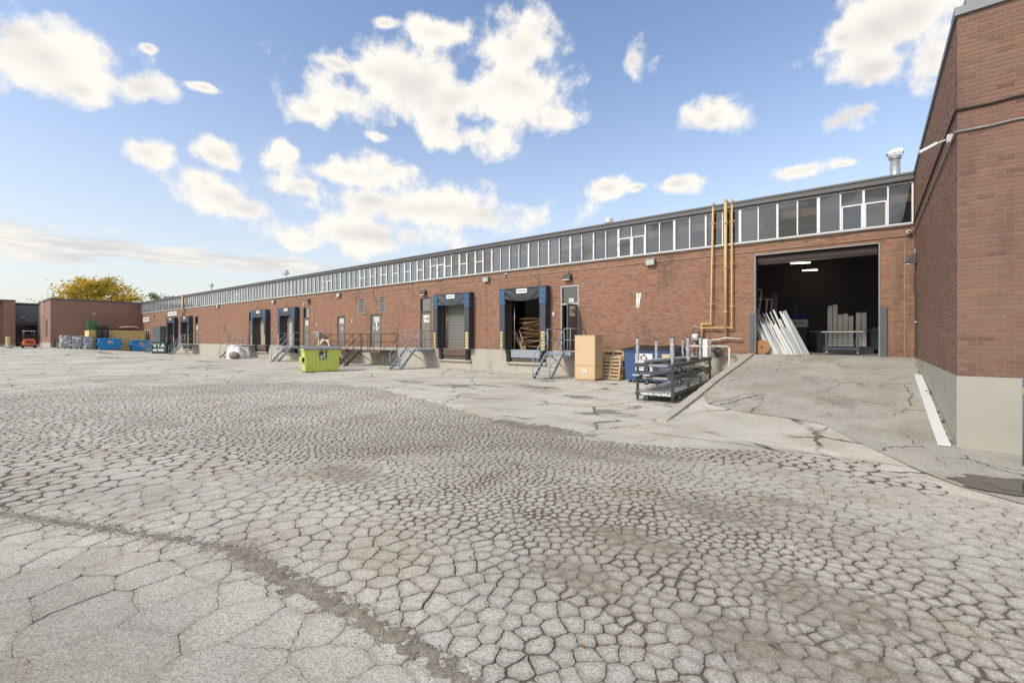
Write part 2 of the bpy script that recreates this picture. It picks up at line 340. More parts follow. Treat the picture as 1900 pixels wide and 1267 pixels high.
def asphalt(name, light, dark, mode):
    m, T, b = mat_base(name)
    g = T.new('ShaderNodeNewGeometry'); pos = g.outputs['Position']; oi = T.new('ShaderNodeObjectInfo')
    p2 = T.vmath('MULTIPLY', pos, (1, 1, 0))
    big = T.noise(p2, .22, 5, .6); med = T.noise(p2, 1.6, 6, .62)
    base = T.mix(T.map(big, .35, .68), dark, light)
    base = T.cmul(base, T.math('ADD', .80, T.math('MULTIPLY', med, .40)))
    # stone in the binder
    vc = T.vor(pos, 115, 'F1', 'Color'); sp = T.new('ShaderNodeSeparateColor'); T.l.new(vc, sp.inputs[0])
    sm = T.noise(pos, 190, 3, .7)
    speck = T.math('ADD', T.math('MULTIPLY', T.math('SUBTRACT', sp.outputs[0], .5), .55), T.math('MULTIPLY', T.math('SUBTRACT', sm, .5), .8))
    base = T.cmul(base, T.math('ADD', 1.0, speck))
    base = T.mix(T.map(sp.outputs[1], .90, .95, 0, .6), base, (.66, .64, .60))
    base = T.mix(T.map(sp.outputs[2], .92, .97, 0, .5), base, (.13, .125, .115))
    if mode == 'piece':
        r = T.math('FRACT', T.math('ADD', g.outputs['Random Per Island'], oi.outputs['Random']))
        base = T.cmul(base, T.math('ADD', .95, T.math('MULTIPLY', r, .10)))
        sx = T.new('ShaderNodeSeparateXYZ'); T.l.new(pos, sx.inputs[0])
        far = T.map(T.math('ADD', T.ell(p2, -17, 5, 12, 7), T.math('MULTIPLY', T.math('SUBTRACT', T.noise(p2, .9, 3, .6), .5), .5)), .1, .6)
        base = T.mix(far, base, T.cmul(base, 1.2))
        old = T.math('ADD', T.ell(p2, -3.0, .1, 2.6, 1.45), T.math('MULTIPLY', T.math('SUBTRACT', T.noise(p2, 1.3, 3, .6), .5), .5))
        base = T.mix(T.map(old, .0, .4, 0, .55), base, T.cmul(base, .66))
    h = T.math('MULTIPLY', T.math('ADD', sm, sp.outputs[0]), .5)
    film = T.noise(p2, .75, 6, .66)
    base = T.mix(T.map(film, .44, .68, 0, .75), base, T.mix(1.0, base, (.82, .775, .665), 'MULTIPLY'))
    wv = T.vmath('ADD', p2, T.vmath('MULTIPLY', T.vmath('SUBTRACT', T.noise(p2, 1.1, 3, .6, 0, True), (.5, .5, .5)), (.7, .7, 0)))
    wv = T.vmath('ADD', wv, T.vmath('MULTIPLY', T.vmath('SUBTRACT', T.noise(p2, 7, 3, .6, 0, True), (.5, .5, .5)), (.14, .14, 0)))
    crack = None; cw = 1.0 if mode == 'yard' else .55
    if mode in ('yard', 'ramp'):
        e1 = T.vor(wv, .42 if mode == 'yard' else .55, 'DISTANCE_TO_EDGE')
        gate = T.map(T.noise(p2, .5, 3, .6), .40, .55)
        crack = T.math('MULTIPLY', T.map(e1, .003 * cw, .016 * cw, 1, 0), gate)
        e2 = T.vor(wv, 1.3, 'DISTANCE_TO_EDGE')
        gate2 = T.map(T.noise(p2, .33, 4, .6), .54, .66)
        crack = T.math('MAXIMUM', crack, T.math('MULTIPLY', T.map(e2, .005 * cw, .03 * cw, 1, 0), gate2))
    if mode == 'yard':
        e3 = T.vor(wv, 4.6, 'DISTANCE_TO_EDGE')
        sx = T.new('ShaderNodeSeparateXYZ'); T.l.new(pos, sx.inputs[0])
        m3 = T.math('ADD', T.math('MULTIPLY', T.ell(p2, -20, 4, 9, 6.5), 1.2), T.math('SUBTRACT', T.noise(p2, .6, 4, .6), .42))
        m3 = T.math('MAXIMUM', T.map(m3, .05, .3), T.math('MULTIPLY', T.map(T.noise(p2, .16, 4, .6), .5, .62), T.map(sx.outputs[0], -24, -32)))
        crack = T.math('MAXIMUM', crack, T.math('MULTIPLY', T.math('MULTIPLY', T.map(e3, .02, .09, 1, 0), m3), .48))
    # oil and damp marks
    acc = None
    for (cx, cy, rx, ry) in STAINS:
        e = T.ell(p2, cx, cy, rx, ry); acc = e if acc is None else T.math('MAXIMUM', acc, e)
    st = T.map(T.math('ADD', acc, T.math('MULTIPLY', T.math('SUBTRACT', T.noise(T.vmath('MULTIPLY', p2, (1, 1.8, 0)), 1.5, 9, .74), .52), 4.2)), .1, .8)
    if mode == 'yard':
        base = T.mix(T.math('MULTIPLY', st, .68), base, (.085, .076, .064))
        gr = T.noise(T.vmath('MULTIPLY', p2, (.8, 1.5, 0)), .55, 7, .68)
        base = T.mix(T.map(gr, .54, .7, 0, .38), base, (.14, .128, .112))
    if mode == 'ramp':
        sk = T.noise(T.vmath('MULTIPLY', p2, (1.6, 1, 0)), 1.1, 7, .7)
        base = T.mix(T.map(sk, .56, .72, 0, .6), base, (.09, .085, .08))
        gr = T.noise(T.vmath('MULTIPLY', p2, (1.4, .7, 0)), .8, 7, .7)
        base = T.mix(T.map(gr, .5, .7, 0, .4), base, (.17, .155, .14))
    # brown loose dirt lying on the surface
    acc = None
    for (cx, cy, rx, ry) in DIRTS:
        e = T.ell(p2, cx, cy, rx, ry); acc = e if acc is None else T.math('MAXIMUM', acc, e)
    dd = T.math('ADD', acc, T.math('MULTIPLY', T.math('SUBTRACT', T.noise(p2, 3.2, 7, .72), .52), 2.2))
    if mode == 'piece':
        soil = T.new('ShaderNodeAttribute'); soil.attribute_name = 'soil'
        sf = T.math('MULTIPLY', soil.outputs['Fac'], T.map(T.noise(p2, 14, 5, .7), .25, .62, .35, 1.0))
        base = T.mix(T.math('MULTIPLY', sf, .80), base, T.mix(T.noise(pos, 40, 4, .7), (.13, .108, .085), (.24, .21, .17)))
    dirtf = T.map(dd, -.05, .8, 0, .55)
    dcol = T.mix(T.noise(pos, 60, 4, .7), (.15, .122, .085), (.29, .25, .19))
    if mode in ('piece', 'yard'): base = T.mix(dirtf, base, dcol)
    if mode == 'bed':
        base = T.mix(T.noise(pos, 70, 5, .75), (.065, .054, .043), (.20, .168, .132))
        base = T.mix(T.map(dd, -.1, .7, 0, .6), base, dcol)
    if crack is not None:
        base = T.mix(T.math('MULTIPLY', crack, .85), base, (.055, .048, .040))
        h = T.math('SUBTRACT', h, T.math('MULTIPLY', crack, 3.0))
    T.put(b.inputs['Base Color'], base); b.inputs['Roughness'].default_value = .92; b.inputs['Specular IOR Level'].default_value = .2
    bn = T.new('ShaderNodeBump'); bn.inputs['Strength'].default_value = .55; bn.inputs['Distance'].default_value = .006
    T.put(bn.inputs['Height'], h); T.l.new(bn.outputs[0], b.inputs['Normal'])
    return m
A_L, A_D = (.51, .485, .425), (.40, .38, .335)
ASPH_YARD = asphalt('asphalt_yard', (.62, .592, .515), (.475, .453, .395), 'yard')
ASPH_PIECE = asphalt('asphalt_piece', A_L, (.405, .385, .342), 'piece')
ASPH_EDGE = pbr('asphalt_edge', (.33, .305, .265), .95, var=.5, vs_=6, fine=120)
ASPH_BED = asphalt('crack_dirt', A_L, A_D, 'bed')
ASPH_RAMP = asphalt('asphalt_ramp', (.455, .437, .387), (.36, .345, .305), 'ramp')

# ------------------------------------------------------------------ mesh builder
class MB:
    def __init__(s): s.v = []; s.f = []; s.m = []; s.sm = []; s.M = Matrix.Identity(4); s.mi = 0
    def add(s, verts, faces, smooth=False, mi=None):
        o = len(s.v); M = s.M
        s.v.extend([tuple(M @ Vector(v)) for v in verts]); mi = s.mi if mi is None else mi
        for f in faces: s.f.append([i + o for i in f]); s.m.append(mi); s.sm.append(smooth)
        return s
    def box(s, x0, x1, y0, y1, z0, z1, mi=None, taper=None):
        v = [(x0, y0, z0), (x1, y0, z0), (x1, y1, z0), (x0, y1, z0), (x0, y0, z1), (x1, y0, z1), (x1, y1, z1), (x0, y1, z1)]
        return s.add(v, [(0, 3, 2, 1), (4, 5, 6, 7), (0, 1, 5, 4), (1, 2, 6, 5), (2, 3, 7, 6), (3, 0, 4, 7)], mi=mi)
    def hexa(s, lo, hi, mi=None):
        return s.add(list(lo) + list(hi), [(0, 3, 2, 1), (4, 5, 6, 7), (0, 1, 5, 4), (1, 2, 6, 5), (2, 3, 7, 6), (3, 0, 4, 7)], mi=mi)
    def bar(s, p0, p1, w=.04, h=None, up=(0, 0, 1), mi=None):
        """square bar from p0 to p1"""
        p0 = Vector(p0); p1 = Vector(p1); h = w if h is None else h
        d = (p1 - p0).normalized(); u = Vector(up)
        if abs(d.dot(u)) > .98: u = Vector((0, 1, 0))
        a = d.cross(u).normalized(); b = a.cross(d)
        a *= w / 2; b *= h / 2
        lo = [p0 - a - b, p0 + a - b, p0 + a + b, p0 - a + b]; hi = [p1 - a - b, p1 + a - b, p1 + a + b, p1 - a + b]
        return s.hexa([tuple(x) for x in lo], [tuple(x) for x in hi], mi)
    def tube(s, pts, r, n=8, mi=None, caps=True, r1=None):
        pts = [Vector(p) for p in pts]; rings = []; vv = []; ff = []
        for i, p in enumerate(pts):
            if i == 0: d = pts[1] - p
            elif i == len(pts) - 1: d = p - pts[i - 1]
            else: d = (pts[i + 1] - p).normalized() + (p - pts[i - 1]).normalized()
            d.normalize()
            if i == 0:
                u = Vector((0, 0, 1)) if abs(d.z) < .95 else Vector((0, 1, 0)); a = d.cross(u).normalized()
            else:
                a = a - d * a.dot(d)
                a = a.normalized() if a.length > 1e-4 else d.orthogonal().normalized()
            b = a.cross(d)
            rr = r if r1 is None else r + (r1 - r) * i / (len(pts) - 1)
            if 0 < i < len(pts) - 1: 
                c = max(.5, (pts[i + 1] - p).normalized().dot(d)); 
            else: c = 1
            for k in range(n):
                t = 2 * math.pi * k / n; vv.append(tuple(p + (a * math.cos(t) + b * math.sin(t)) * rr / (c ** .5)))
        for i in range(len(pts) - 1):
            for k in range(n):
                k2 = (k + 1) % n; ff.append((i * n + k, i * n + k2, (i + 1) * n + k2, (i + 1) * n + k))
        s.add(vv, ff, True, mi)
        if caps:
            o = len(s.v) - len(vv)
            s.f.append([o + k for k in range(n)][::-1]); s.m.append(s.mi if mi is None else mi); s.sm.append(False)
            e = o + (len(pts) - 1) * n
            s.f.append([e + k for k in range(n)]); s.m.append(s.mi if mi is None else mi); s.sm.append(False)
        return s
    def lathe(s, prof, c=(0, 0, 0), axis='Z', n=16, mi=None):
        def ring(r, h):
            out = []
            for k in range(n):
                t = 2 * math.pi * k / n; x, y = r * math.cos(t), r * math.sin(t)
                p = (x, y, h) if axis == 'Z' else ((h, x, y) if axis == 'X' else (x, h, y))
                out.append((p[0] + c[0], p[1] + c[1], p[2] + c[2]))
            return out
        o0 = len(s.v); last = None; end = None
        for i in range(len(prof) - 1):
            d = Vector((prof[i + 1][0] - prof[i][0], prof[i + 1][1] - prof[i][1]))
            share = last is not None and d.length > 0 and last.length > 0 and d.angle(last) < .75
            M = s.M
            if not share: o = len(s.v); s.v.extend([tuple(M @ Vector(p)) for p in ring(*prof[i])])
            else: o = end
            if i == 0: first = o
            end = len(s.v); s.v.extend([tuple(M @ Vector(p)) for p in ring(*prof[i + 1])])
            for k in range(n):
                k2 = (k + 1) % n; s.f.append([o + k, o + k2, end + k2, end + k]); s.m.append(s.mi if mi is None else mi); s.sm.append(True)
            last = d
        for rg in (ring(*prof[0])[::-1], ring(*prof[-1])):
            o = len(s.v); s.v.extend([tuple(s.M @ Vector(p)) for p in rg])
            s.f.append(list(range(o, o + n))); s.m.append(s.mi if mi is None else mi); s.sm.append(False)
        return s
    def grid(s, fn, nu, nv, mi=None, smooth=True):
        vv = [fn(i / nu, j / nv) for j in range(nv + 1) for i in range(nu + 1)]
        ff = [(j * (nu + 1) + i, j * (nu + 1) + i + 1, (j + 1) * (nu + 1) + i + 1, (j + 1) * (nu + 1) + i) for j in range(nv) for i in range(nu)]
        return s.add(vv, ff, smooth, mi)
    def mesh(s, name, mats):
        me = bpy.data.meshes.new(name); me.from_pydata(s.v, [], s.f)
        for m in (mats if isinstance(mats, (list, tuple)) else [mats]): me.materials.append(m)
        me.polygons.foreach_set('material_index', s.m); me.polygons.foreach_set('use_smooth', s.sm)
        if getattr(s, 'att', None):
            at = me.attributes.new('soil', 'FLOAT', 'POINT'); at.data.foreach_set('value', s.att)
        me.update(); return me
    def build(s, name, mats, parent=None, world=False, bevel=0):
        o = bpy.data.objects.new(name, s.mesh(name, mats)); COL.objects.link(o)
        if parent:
            o.parent = parent
            if world: o.matrix_parent_inverse = WM[parent.name].inverted()
        if bevel:
            b = o.modifiers.new('bevel', 'BEVEL'); b.width = bevel; b.segments = 2; b.limit_method = 'ANGLE'; b.angle_limit = R(40)
        WM[o.name] = Matrix.Identity(4) if (world or not parent) else WM.get(parent.name, Matrix.Identity(4))
        return o
WM = {}
def link(name, me, parent=None, loc=(0, 0, 0), rot=(0, 0, 0), world=False):
    o = bpy.data.objects.new(name, me); COL.objects.link(o); o.location = loc; o.rotation_euler = rot
    if parent:
        o.parent = parent
        if world: o.matrix_parent_inverse = WM[parent.name].inverted()
    return o
def tag(o, label, cat, group=None):
    o['label'] = label; o['category'] = cat
    if group: o['group'] = group
    return o
def thing(name, label, cat, loc=(0, 0, 0), rz=0, group=None):
    o = bpy.data.objects.new(name, None); COL.objects.link(o); o.location = loc; o.rotation_euler = (0, 0, rz)
    o.empty_display_size = .3
    WM[o.name] = Matrix.Translation(Vector(loc)) @ Matrix.Rotation(rz, 4, 'Z')
    return tag(o, label, cat, group)
def struct(o): o['kind'] = 'structure'; return o
def stuff(o): o['kind'] = 'stuff'; return o

_fonts = {}
def text_geo(txt, size, bold=0.0, shear=0.0, ext=.004):
    k = (txt, size, bold, shear, ext)
    if k in _fonts: return _fonts[k]
    cu = bpy.data.curves.new('t', 'FONT'); cu.body = txt; cu.size = size; cu.align_x = 'CENTER'; cu.align_y = 'CENTER'
    cu.offset = bold; cu.shear = shear; cu.extrude = ext; cu.resolution_u = 3
    ob = bpy.data.objects.new('t', cu); COL.objects.link(ob)
    bpy.context.view_layer.update()
    ev = ob.evaluated_get(bpy.context.evaluated_depsgraph_get()); me = ev.to_mesh()
    v = [tuple(x.co) for x in me.vertices]; f = [tuple(p.vertices) for p in me.polygons]
    ev.to_mesh_clear(); bpy.data.objects.remove(ob); bpy.data.curves.remove(cu)
    _fonts[k] = (v, f); return v, f
def add_text(mb, txt, size, origin, right, up, mi, bold=0.0, shear=0.0, wid=None):
    """letters standing on the plane right x up, proud of it"""
    v, f = text_geo(txt, size, bold, shear)
    r = Vector(right).normalized(); u = Vector(up).normalized(); n = r.cross(u); o = Vector(origin); sx = 1
    if wid: sx = wid / max(1e-6, max(a[0] for a in v) - min(a[0] for a in v))
    mb.add([tuple(o + r * a[0] * sx + u * a[1] + n * a[2]) for a in v], f, mi=mi)

# ------------------------------------------------------------------ the ground
def build_ground():
    xs = [-2500, -900, -400, -220, -160, -130] + [-120 + 3 * i for i in range(26)] + [-42 + 4 * i for i in range(12)] + [10, 30, 80, 250, 900, 2500]
    ys = [-2500, -900, -350, -120, -50, -20] + [-10 + 1.5 * i for i in range(21)] + [24, 40, 80, 250, 900, 2500]
    xs = sorted(set(xs)); ys = sorted(set(ys)); mb = MB()
    mb.v = [(x, y, gz(x, y)) for y in ys for x in xs]; n = len(xs)
    for j in range(len(ys) - 1):
        for i in range(n - 1):
            mb.f.append([j * n + i, j * n + i + 1, (j + 1) * n + i + 1, (j + 1) * n + i]); mb.m.append(0); mb.sm.append(True)
    return struct(mb.build('ground', ASPH_YARD))
ground = build_ground()
WM['ground'] = Matrix.Identity(4)

# ramp up to the drive-in door
RAMP_EDGE = [(-3.4, 12.2), (-3.0, 11.2), (-2.14, 10.75), (-1.3, 10.6), (-.68, 10.38), (-.2, 9.5), (.18, 8.75), (.5, 8.0), (.8, 7.5), (1.27, 7.05), (1.9, 6.7), (3.2, 6.4)]
def ramp_y0(x):
    for (a, b), (c, d) in zip(RAMP_EDGE, RAMP_EDGE[1:]):
        if a <= x <= c: return b + (d - b) * (x - a) / (c - a)
    return RAMP_EDGE[0][1] if x < -3.4 else RAMP_EDGE[-1][1]
def build_ramp():
    mb = MB(); nx, ny = 44, 40
    def fn(u, v):
        x = -3.4 + (1.05 + 3.4) * u; y0 = ramp_y0(x) + .03 * mnoise.noise(Vector((x * 3, 0, 1)))
        y = y0 + (18.62 - y0) * v
        z = rampz(y) + .012 + .012 * mnoise.noise(Vector((x * .8, y * .8, 3))) 
        return (x, y, z)
    mb.grid(fn, nx, ny)
    def ff(u, v):                        # strip of the same asphalt in front of the right-hand wall
        x = 1.05 + 4.2 * u; y0 = ramp_y0(x) + .03 * mnoise.noise(Vector((x * 3, 0, 1)))
        y = y0 + (9.81 - y0) * v; return (x, y, rampz(y) * (1 - .6 * min(1, u * 3)) + .012)
    mb.grid(ff, 24, 16)
    return struct(mb.build('ramp', ASPH_RAMP))
build_ramp()
def build_apron():                        # yard asphalt rising into the foot of the ramp
    mb = MB()
    def fn(u, v):
        x = -3.3 + 4.36 * u; y = 8.2 + (min(ramp_y0(x) + .1, 12.2) - 8.2) * v if ramp_y0(x) > 8.2 else 8.2
        return (x, y, rampz(y) + .004)
    mb.grid(fn, 40, 24)
    return struct(mb.build('ramp_apron', ASPH_YARD))
build_apron()
def build_kerb():
    mb = MB(); N = 120; rings = []
    for i in range(N + 1):
        y = 9.45 + (18.45 - 9.45) * i / N; x = -3.44 - .02 * math.sin(y)
        jit = .012 * mnoise.noise(Vector((y * 2.1, 5, 0)))
        top = max(.04, rampz(y) + .07 * min(1, (y - 9.3) / 1.2)) + jit + .012 * mnoise.noise(Vector((y * 9, 2, 0))); hw = .105 + .02 * mnoise.noise(Vector((y * 3, 0, 9)))
        rings += [(x - hw - .03, y, -.1), (x - hw, y, top - .015), (x - hw + .012, y, top), (x + hw - .012, y, top - .006), (x + hw, y, top - .02), (x + hw + .02, y, -.1)]
    ff = [(i * 6 + k, i * 6 + k + 1, i * 6 + 7 + k, i * 6 + 6 + k) for i in range(N) for k in range(5)]
    mb.add(rings, ff); mb.add(rings[:6], [(5, 4, 3, 2, 1, 0)]); mb.add(rings[-6:], [(0, 1, 2, 3, 4, 5)])
    return struct(mb.build('ramp_kerb', KERB))
build_kerb()

# alligator-cracked asphalt: every piece of the broken surface near the camera is its own slab
ZONE = [(-21.65, 1.2), (-21.9, 3.4), (-19.5, 7.2), (-16.5, 9.4), (-14.05, 9.9), (-9.3, 8.6), (-5.6, 7.15), (-3.8, 7.05), (-2.6, 7.4), (-1.4, 8.0), (-.5, 8.3), (.12, 8.35), (.45, 7.75), (.78, 7.3), (1.25, 6.85), (1.9, 6.5), (2.6, 6.2), (2.6, 4.2), (1.2, 2.2), (-.2, 1.0), (-3.0, -.6), (-12, -.6)]
def inzone(x, y):
    c = False; j = len(ZONE) - 1
    for i in range(len(ZONE)):
        xi, yi = ZONE[i]; xj, yj = ZONE[j]
        if (yi > y) != (yj > y) and x < (xj - xi) * (y - yi) / (yj - yi) + xi: c = not c
        j = i
    return c
def g2(x, y, cx, cy, rx, ry): return math.exp(-((x - cx) / rx) ** 2 - ((y - cy) / ry) ** 2)
SEAM = [(-9.0, -.1), (-6.76, .44), (-5.43, 1.0), (-4.65, 1.35), (-4.14, 1.54), (-3.53, 1.57), (-2.88, 1.63), (-2.33, 1.66), (-1.87, 1.68), (-1.4, 1.66), (-.6, 1.5)]
def seam_side(x):                         # y of the dirt seam at x
    for (a, b), (c, d) in zip(SEAM, SEAM[1:]):
        if a <= x <= c: return b + (d - b) * (x - a) / (c - a)
    return SEAM[0][1] if x < SEAM[0][0] else SEAM[-1][1]
def spacing(x, y):
    n = mnoise.noise(Vector((x * .7, y * .7, 0))) + .7 * mnoise.noise(Vector((x * 2.3, y * 2.3, 6)))
    below = sst((seam_side(x) - y + .15) / .5)
    s = .084 + .03 * n + .055 * g2(x, y, -1.4, 2.0, 2.4, 1.1)
    s += .20 * g2(x, y, -7.0, 1.5, 3.0, 1.1) + .05 * g2(x, y, -4, 2.2, 1.2, .6) + .14 * g2(x, y, -.2, 7.2, 1.4, 1.5) + .09 * g2(x, y, .6, 5.2, .9, 1.2)
    s = s * (1 - below) + (.36 + .10 * n + .40 * g2(x, y, -3.2, .3, 1.1, .8) - .08 * g2(x, y, -4.2, 1.2, .8, .35)) * below
    return max(.058, s) * (1 + .5 * sst((math.hypot(x, y) - 9) / 6))
def crackw(x, y):
    n = mnoise.noise(Vector((x * .9, y * .9, 8)))
    wd = .0026 + .0018 * n + .0038 * g2(x, y, -1.4, 3.2, 1.6, 1.3) + .0026 * g2(x, y, -3.2, 4.2, 2.2, 1.5) + .0026 * g2(x, y, .2, 3.6, 1, 1.2)
    below = sst((seam_side(x) - y + .1) / .4)
    wd = wd * (1 - .6 * below); wd *= 1 - .55 * g2(x, y, -.2, 7.4, 1.8, 1.6); wd *= 1 - .5 * g2(x, y, -8, 1.8, 3.5, 1.6)
    wd *= 1 - .6 * sst((math.hypot(x, y) - 6) / 6)
    return max(.0011, wd)
def build_cracked():
    rnd = random.Random(11); cell = .08; H = {}; pts = []
    def try_add(x, y):
        r = spacing(x, y) * rnd.choice((.6, .8, 1.0, 1.1, 1.35, 1.7)); k = int(r / cell) + 1; ci, cj = int(x // cell), int(y // cell)
        for i in range(ci - k, ci + k + 1):
            for j in range(cj - k, cj + k + 1):
                for (px, py, pr) in H.get((i, j), ()):
                    q = (r + pr) * .5
                    if (px - x) ** 2 + (py - y) ** 2 < q * q: return
        H.setdefault((ci, cj), []).append((x, y, r)); pts.append(Vector((x, y)))
    for _ in range(300000):
        if rnd.random() < .55: x, y = rnd.uniform(-22, 2.8), rnd.uniform(-.7, 10.2)
        else: x, y = rnd.uniform(-7, 2.8), rnd.uniform(-.7, 8.2)
        if inzone(x, y): try_add(x, y)
    V, E_, F_, *_r = delaunay_2d_cdt(pts, [], [], 0, 1e-6)
    cc = []; inc = [[] for _ in V]
    for ti, t in enumerate(F_):
        a, b, c_ = (V[i] for i in t)
        d = 2 * (a.x * (b.y - c_.y) + b.x * (c_.y - a.y) + c_.x * (a.y - b.y))
        if abs(d) < 1e-12: cc.append(None); continue
        ux = (a.length_squared * (b.y - c_.y) + b.length_squared * (c_.y - a.y) + c_.length_squared * (a.y - b.y)) / d
        uy = (a.length_squared * (c_.x - b.x) + b.length_squared * (a.x - c_.x) + c_.length_squared * (b.x - a.x)) / d
        cc.append((ux, uy))
        for i in t: inc[i].append(ti)
    fwd = Vector((-math.sin(.66469), math.cos(.66469))); cells = []
    for vi, v in enumerate(V):
        ring = [cc[t] for t in inc[vi] if cc[t]]
        if len(ring) < 4: continue
        r = spacing(v.x, v.y)
        if any(math.hypot(p[0] - v.x, p[1] - v.y) > 2.2 * r or not inzone(*p) for p in ring): continue
        ring.sort(key=lambda p: math.atan2(p[1] - v.y, p[0] - v.x))
        cells.append((v, ring))
    bed = MB(); made = []
    for v, ring in cells:
        dist = math.hypot(v.x, v.y)
        cx = sum(p[0] for p in ring) / len(ring); cy = sum(p[1] for p in ring) / len(ring)
        bed.v.extend([(p[0], p[1], gz(*p) + max(0, rampz(p[1]) if p[0] > -3.3 else 0) + .004) for p in ring]); o = len(bed.v) - len(ring)
        bed.f.append(list(range(o, len(bed.v)))); bed.m.append(0); bed.sm.append(False)
        # distance of the sides from the middle
        rin = 1e9
        for (a, b) in zip(ring, ring[1:] + ring[:1]):
            L = math.hypot(b[0] - a[0], b[1] - a[1])
            if L > 1e-5: rin = min(rin, abs((b[0] - a[0]) * (a[1] - cy) - (a[0] - cx) * (b[1] - a[1])) / L)
        wd = crackw(cx, cy); q = list(ring)
        for (a, b) in zip(ring, ring[1:] + ring[:1]):
            L = math.hypot(b[0] - a[0], b[1] - a[1])
            if L < 1e-5: continue
            mx, my = (a[0] + b[0]) / 2, (a[1] + b[1]) / 2
            hsh = math.sin(round(mx, 3) * 127.1 + round(my, 3) * 311.7) * 43758.5453; hsh -= math.floor(hsh)
            nf = .5 + .9 * mnoise.noise(Vector((mx * 3.1, my * 3.1, 11)))
            we = min(wd * (.25 + 1.5 * max(0, nf) ** 2 + .55 * hsh ** 3), rin * .4); nx, ny = -(b[1] - a[1]) / L, (b[0] - a[0]) / L
            if (cx - a[0]) * nx + (cy - a[1]) * ny < 0: nx, ny = -nx, -ny
            res = []
            for p, p2 in zip(q, q[1:] + q[:1]):
                d1 = (p[0] - a[0]) * nx + (p[1] - a[1]) * ny - we; d2 = (p2[0] - a[0]) * nx + (p2[1] - a[1]) * ny - we
                if d1 >= 0: res.append(p)
                if (d1 >= 0) != (d2 >= 0): t_ = d1 / (d1 - d2); res.append((p[0] + (p2[0] - p[0]) * t_, p[1] + (p2[1] - p[1]) * t_))
            if len(res) >= 3: q = res
        seg = .016 if dist < 4 else (.034 if dist < 7 else .12)
        out = []
        for (a, b) in zip(q, q[1:] + q[:1]):
            n = max(1, int(round(math.hypot(b[0] - a[0], b[1] - a[1]) / seg)))
            out += [(a[0] + (b[0] - a[0]) * i / n, a[1] + (b[1] - a[1]) * i / n) for i in range(n)]
        for _ in range(1):
            out = [((out[i - 1][0] + 3 * p[0] + out[(i + 1) % len(out)][0]) / 5, (out[i - 1][1] + 3 * p[1] + out[(i + 1) % len(out)][1]) / 5) for i, p in enumerate(out)]
        amp = .03 * min(1, spacing(cx, cy) / .25)
        P = []; jg = min(1, .35 + spacing(cx, cy) * 3.0)
        for (x, y) in out:
            n1 = mnoise.noise_vector(Vector((x * 5, y * 5, 0))); n2 = mnoise.noise_vector(Vector((x * 20, y * 20, 4)))
            n3 = mnoise.noise_vector(Vector((x * 62, y * 62, 9))); P.append((x + amp * n1.x + jg * (.017 * n2.x + .009 * n3.x), y + amp * n1.y + jg * (.017 * n2.y + .009 * n3.y)))
        zt = .0075 + rnd.uniform(-.0015, .002); tx, ty = rnd.uniform(-.013, .013), rnd.uniform(-.013, .013)
        fade = sst((19 - dist) / 8) * .8 + .2; bz = gz(cx, cy)
        def zz(x, y, dz): return bz + (max(0, rampz(y)) if cx > -3.3 else 0) + .004 + (zt + tx * (x - cx) + ty * (y - cy)) * fade + dz * fade
        n = len(P); bw = min(.3, .0035 / max(rin, .02)); mb = MB()
        mb.v = [(x, y, zz(x, y, -zt - .003)) for x, y in P] + [(x, y, zz(x, y, -.002)) for x, y in P] + \
               [(x + (cx - x) * bw, y + (cy - y) * bw, zz(x, y, 0)) for x, y in P]
        bw2 = min(.62, bw + .030 / max(rin, .02))
        mb.v += [(x + (cx - x) * bw2, y + (cy - y) * bw2, zz(x + (cx - x) * bw2, y + (cy - y) * bw2, 0)) for x, y in P]
        for i in range(n):
            j = (i + 1) % n
            mb.f += [[i, j, n + j, n + i], [n + i, n + j, 2 * n + j, 2 * n + i], [2 * n + i, 2 * n + j, 3 * n + j, 3 * n + i]]
        mb.f.append(list(range(3 * n, 4 * n))); mb.m = [0] * len(mb.f); mb.sm = [False] * len(mb.f)
        ed = min(1, .35 + wd * 110) * (1 - .5 * sst((dist - 6) / 7)); mb.att = [1.0] * n + [.95 * ed + .05] * n + [.8 * ed] * n + [0.0] * n
        d = v.x * fwd.x + v.y * fwd.y; s_ = v.x * fwd.y - v.y * fwd.x
        vis = d > .3 and abs(s_ / d) < 1.13 and d > 2.15
        size = (rin / max(d, .5)) * (1.74 / max(d, .5)) ** .5 if vis else 0
        made.append((size, mb))
    made.sort(key=lambda t: -t[0])
    o = bed.build('crack_dirt', ASPH_BED, ground); stuff(o)
    for s_, mb in made[:300]:
        mb.build('asphalt_piece', ASPH_PIECE, ground)
    rest = MB(); rest.att = []
    for s_, mb in made[300:]:
        off = len(rest.v); rest.v += mb.v; rest.f += [[i + off for i in f] for f in mb.f]; rest.m += mb.m; rest.att += mb.att
    rest.sm = [False] * len(rest.f)
    stuff(rest.build('asphalt_pieces', ASPH_PIECE, ground))
    print('cracked pieces', len(made), 'faces', len(rest.f))
build_cracked()

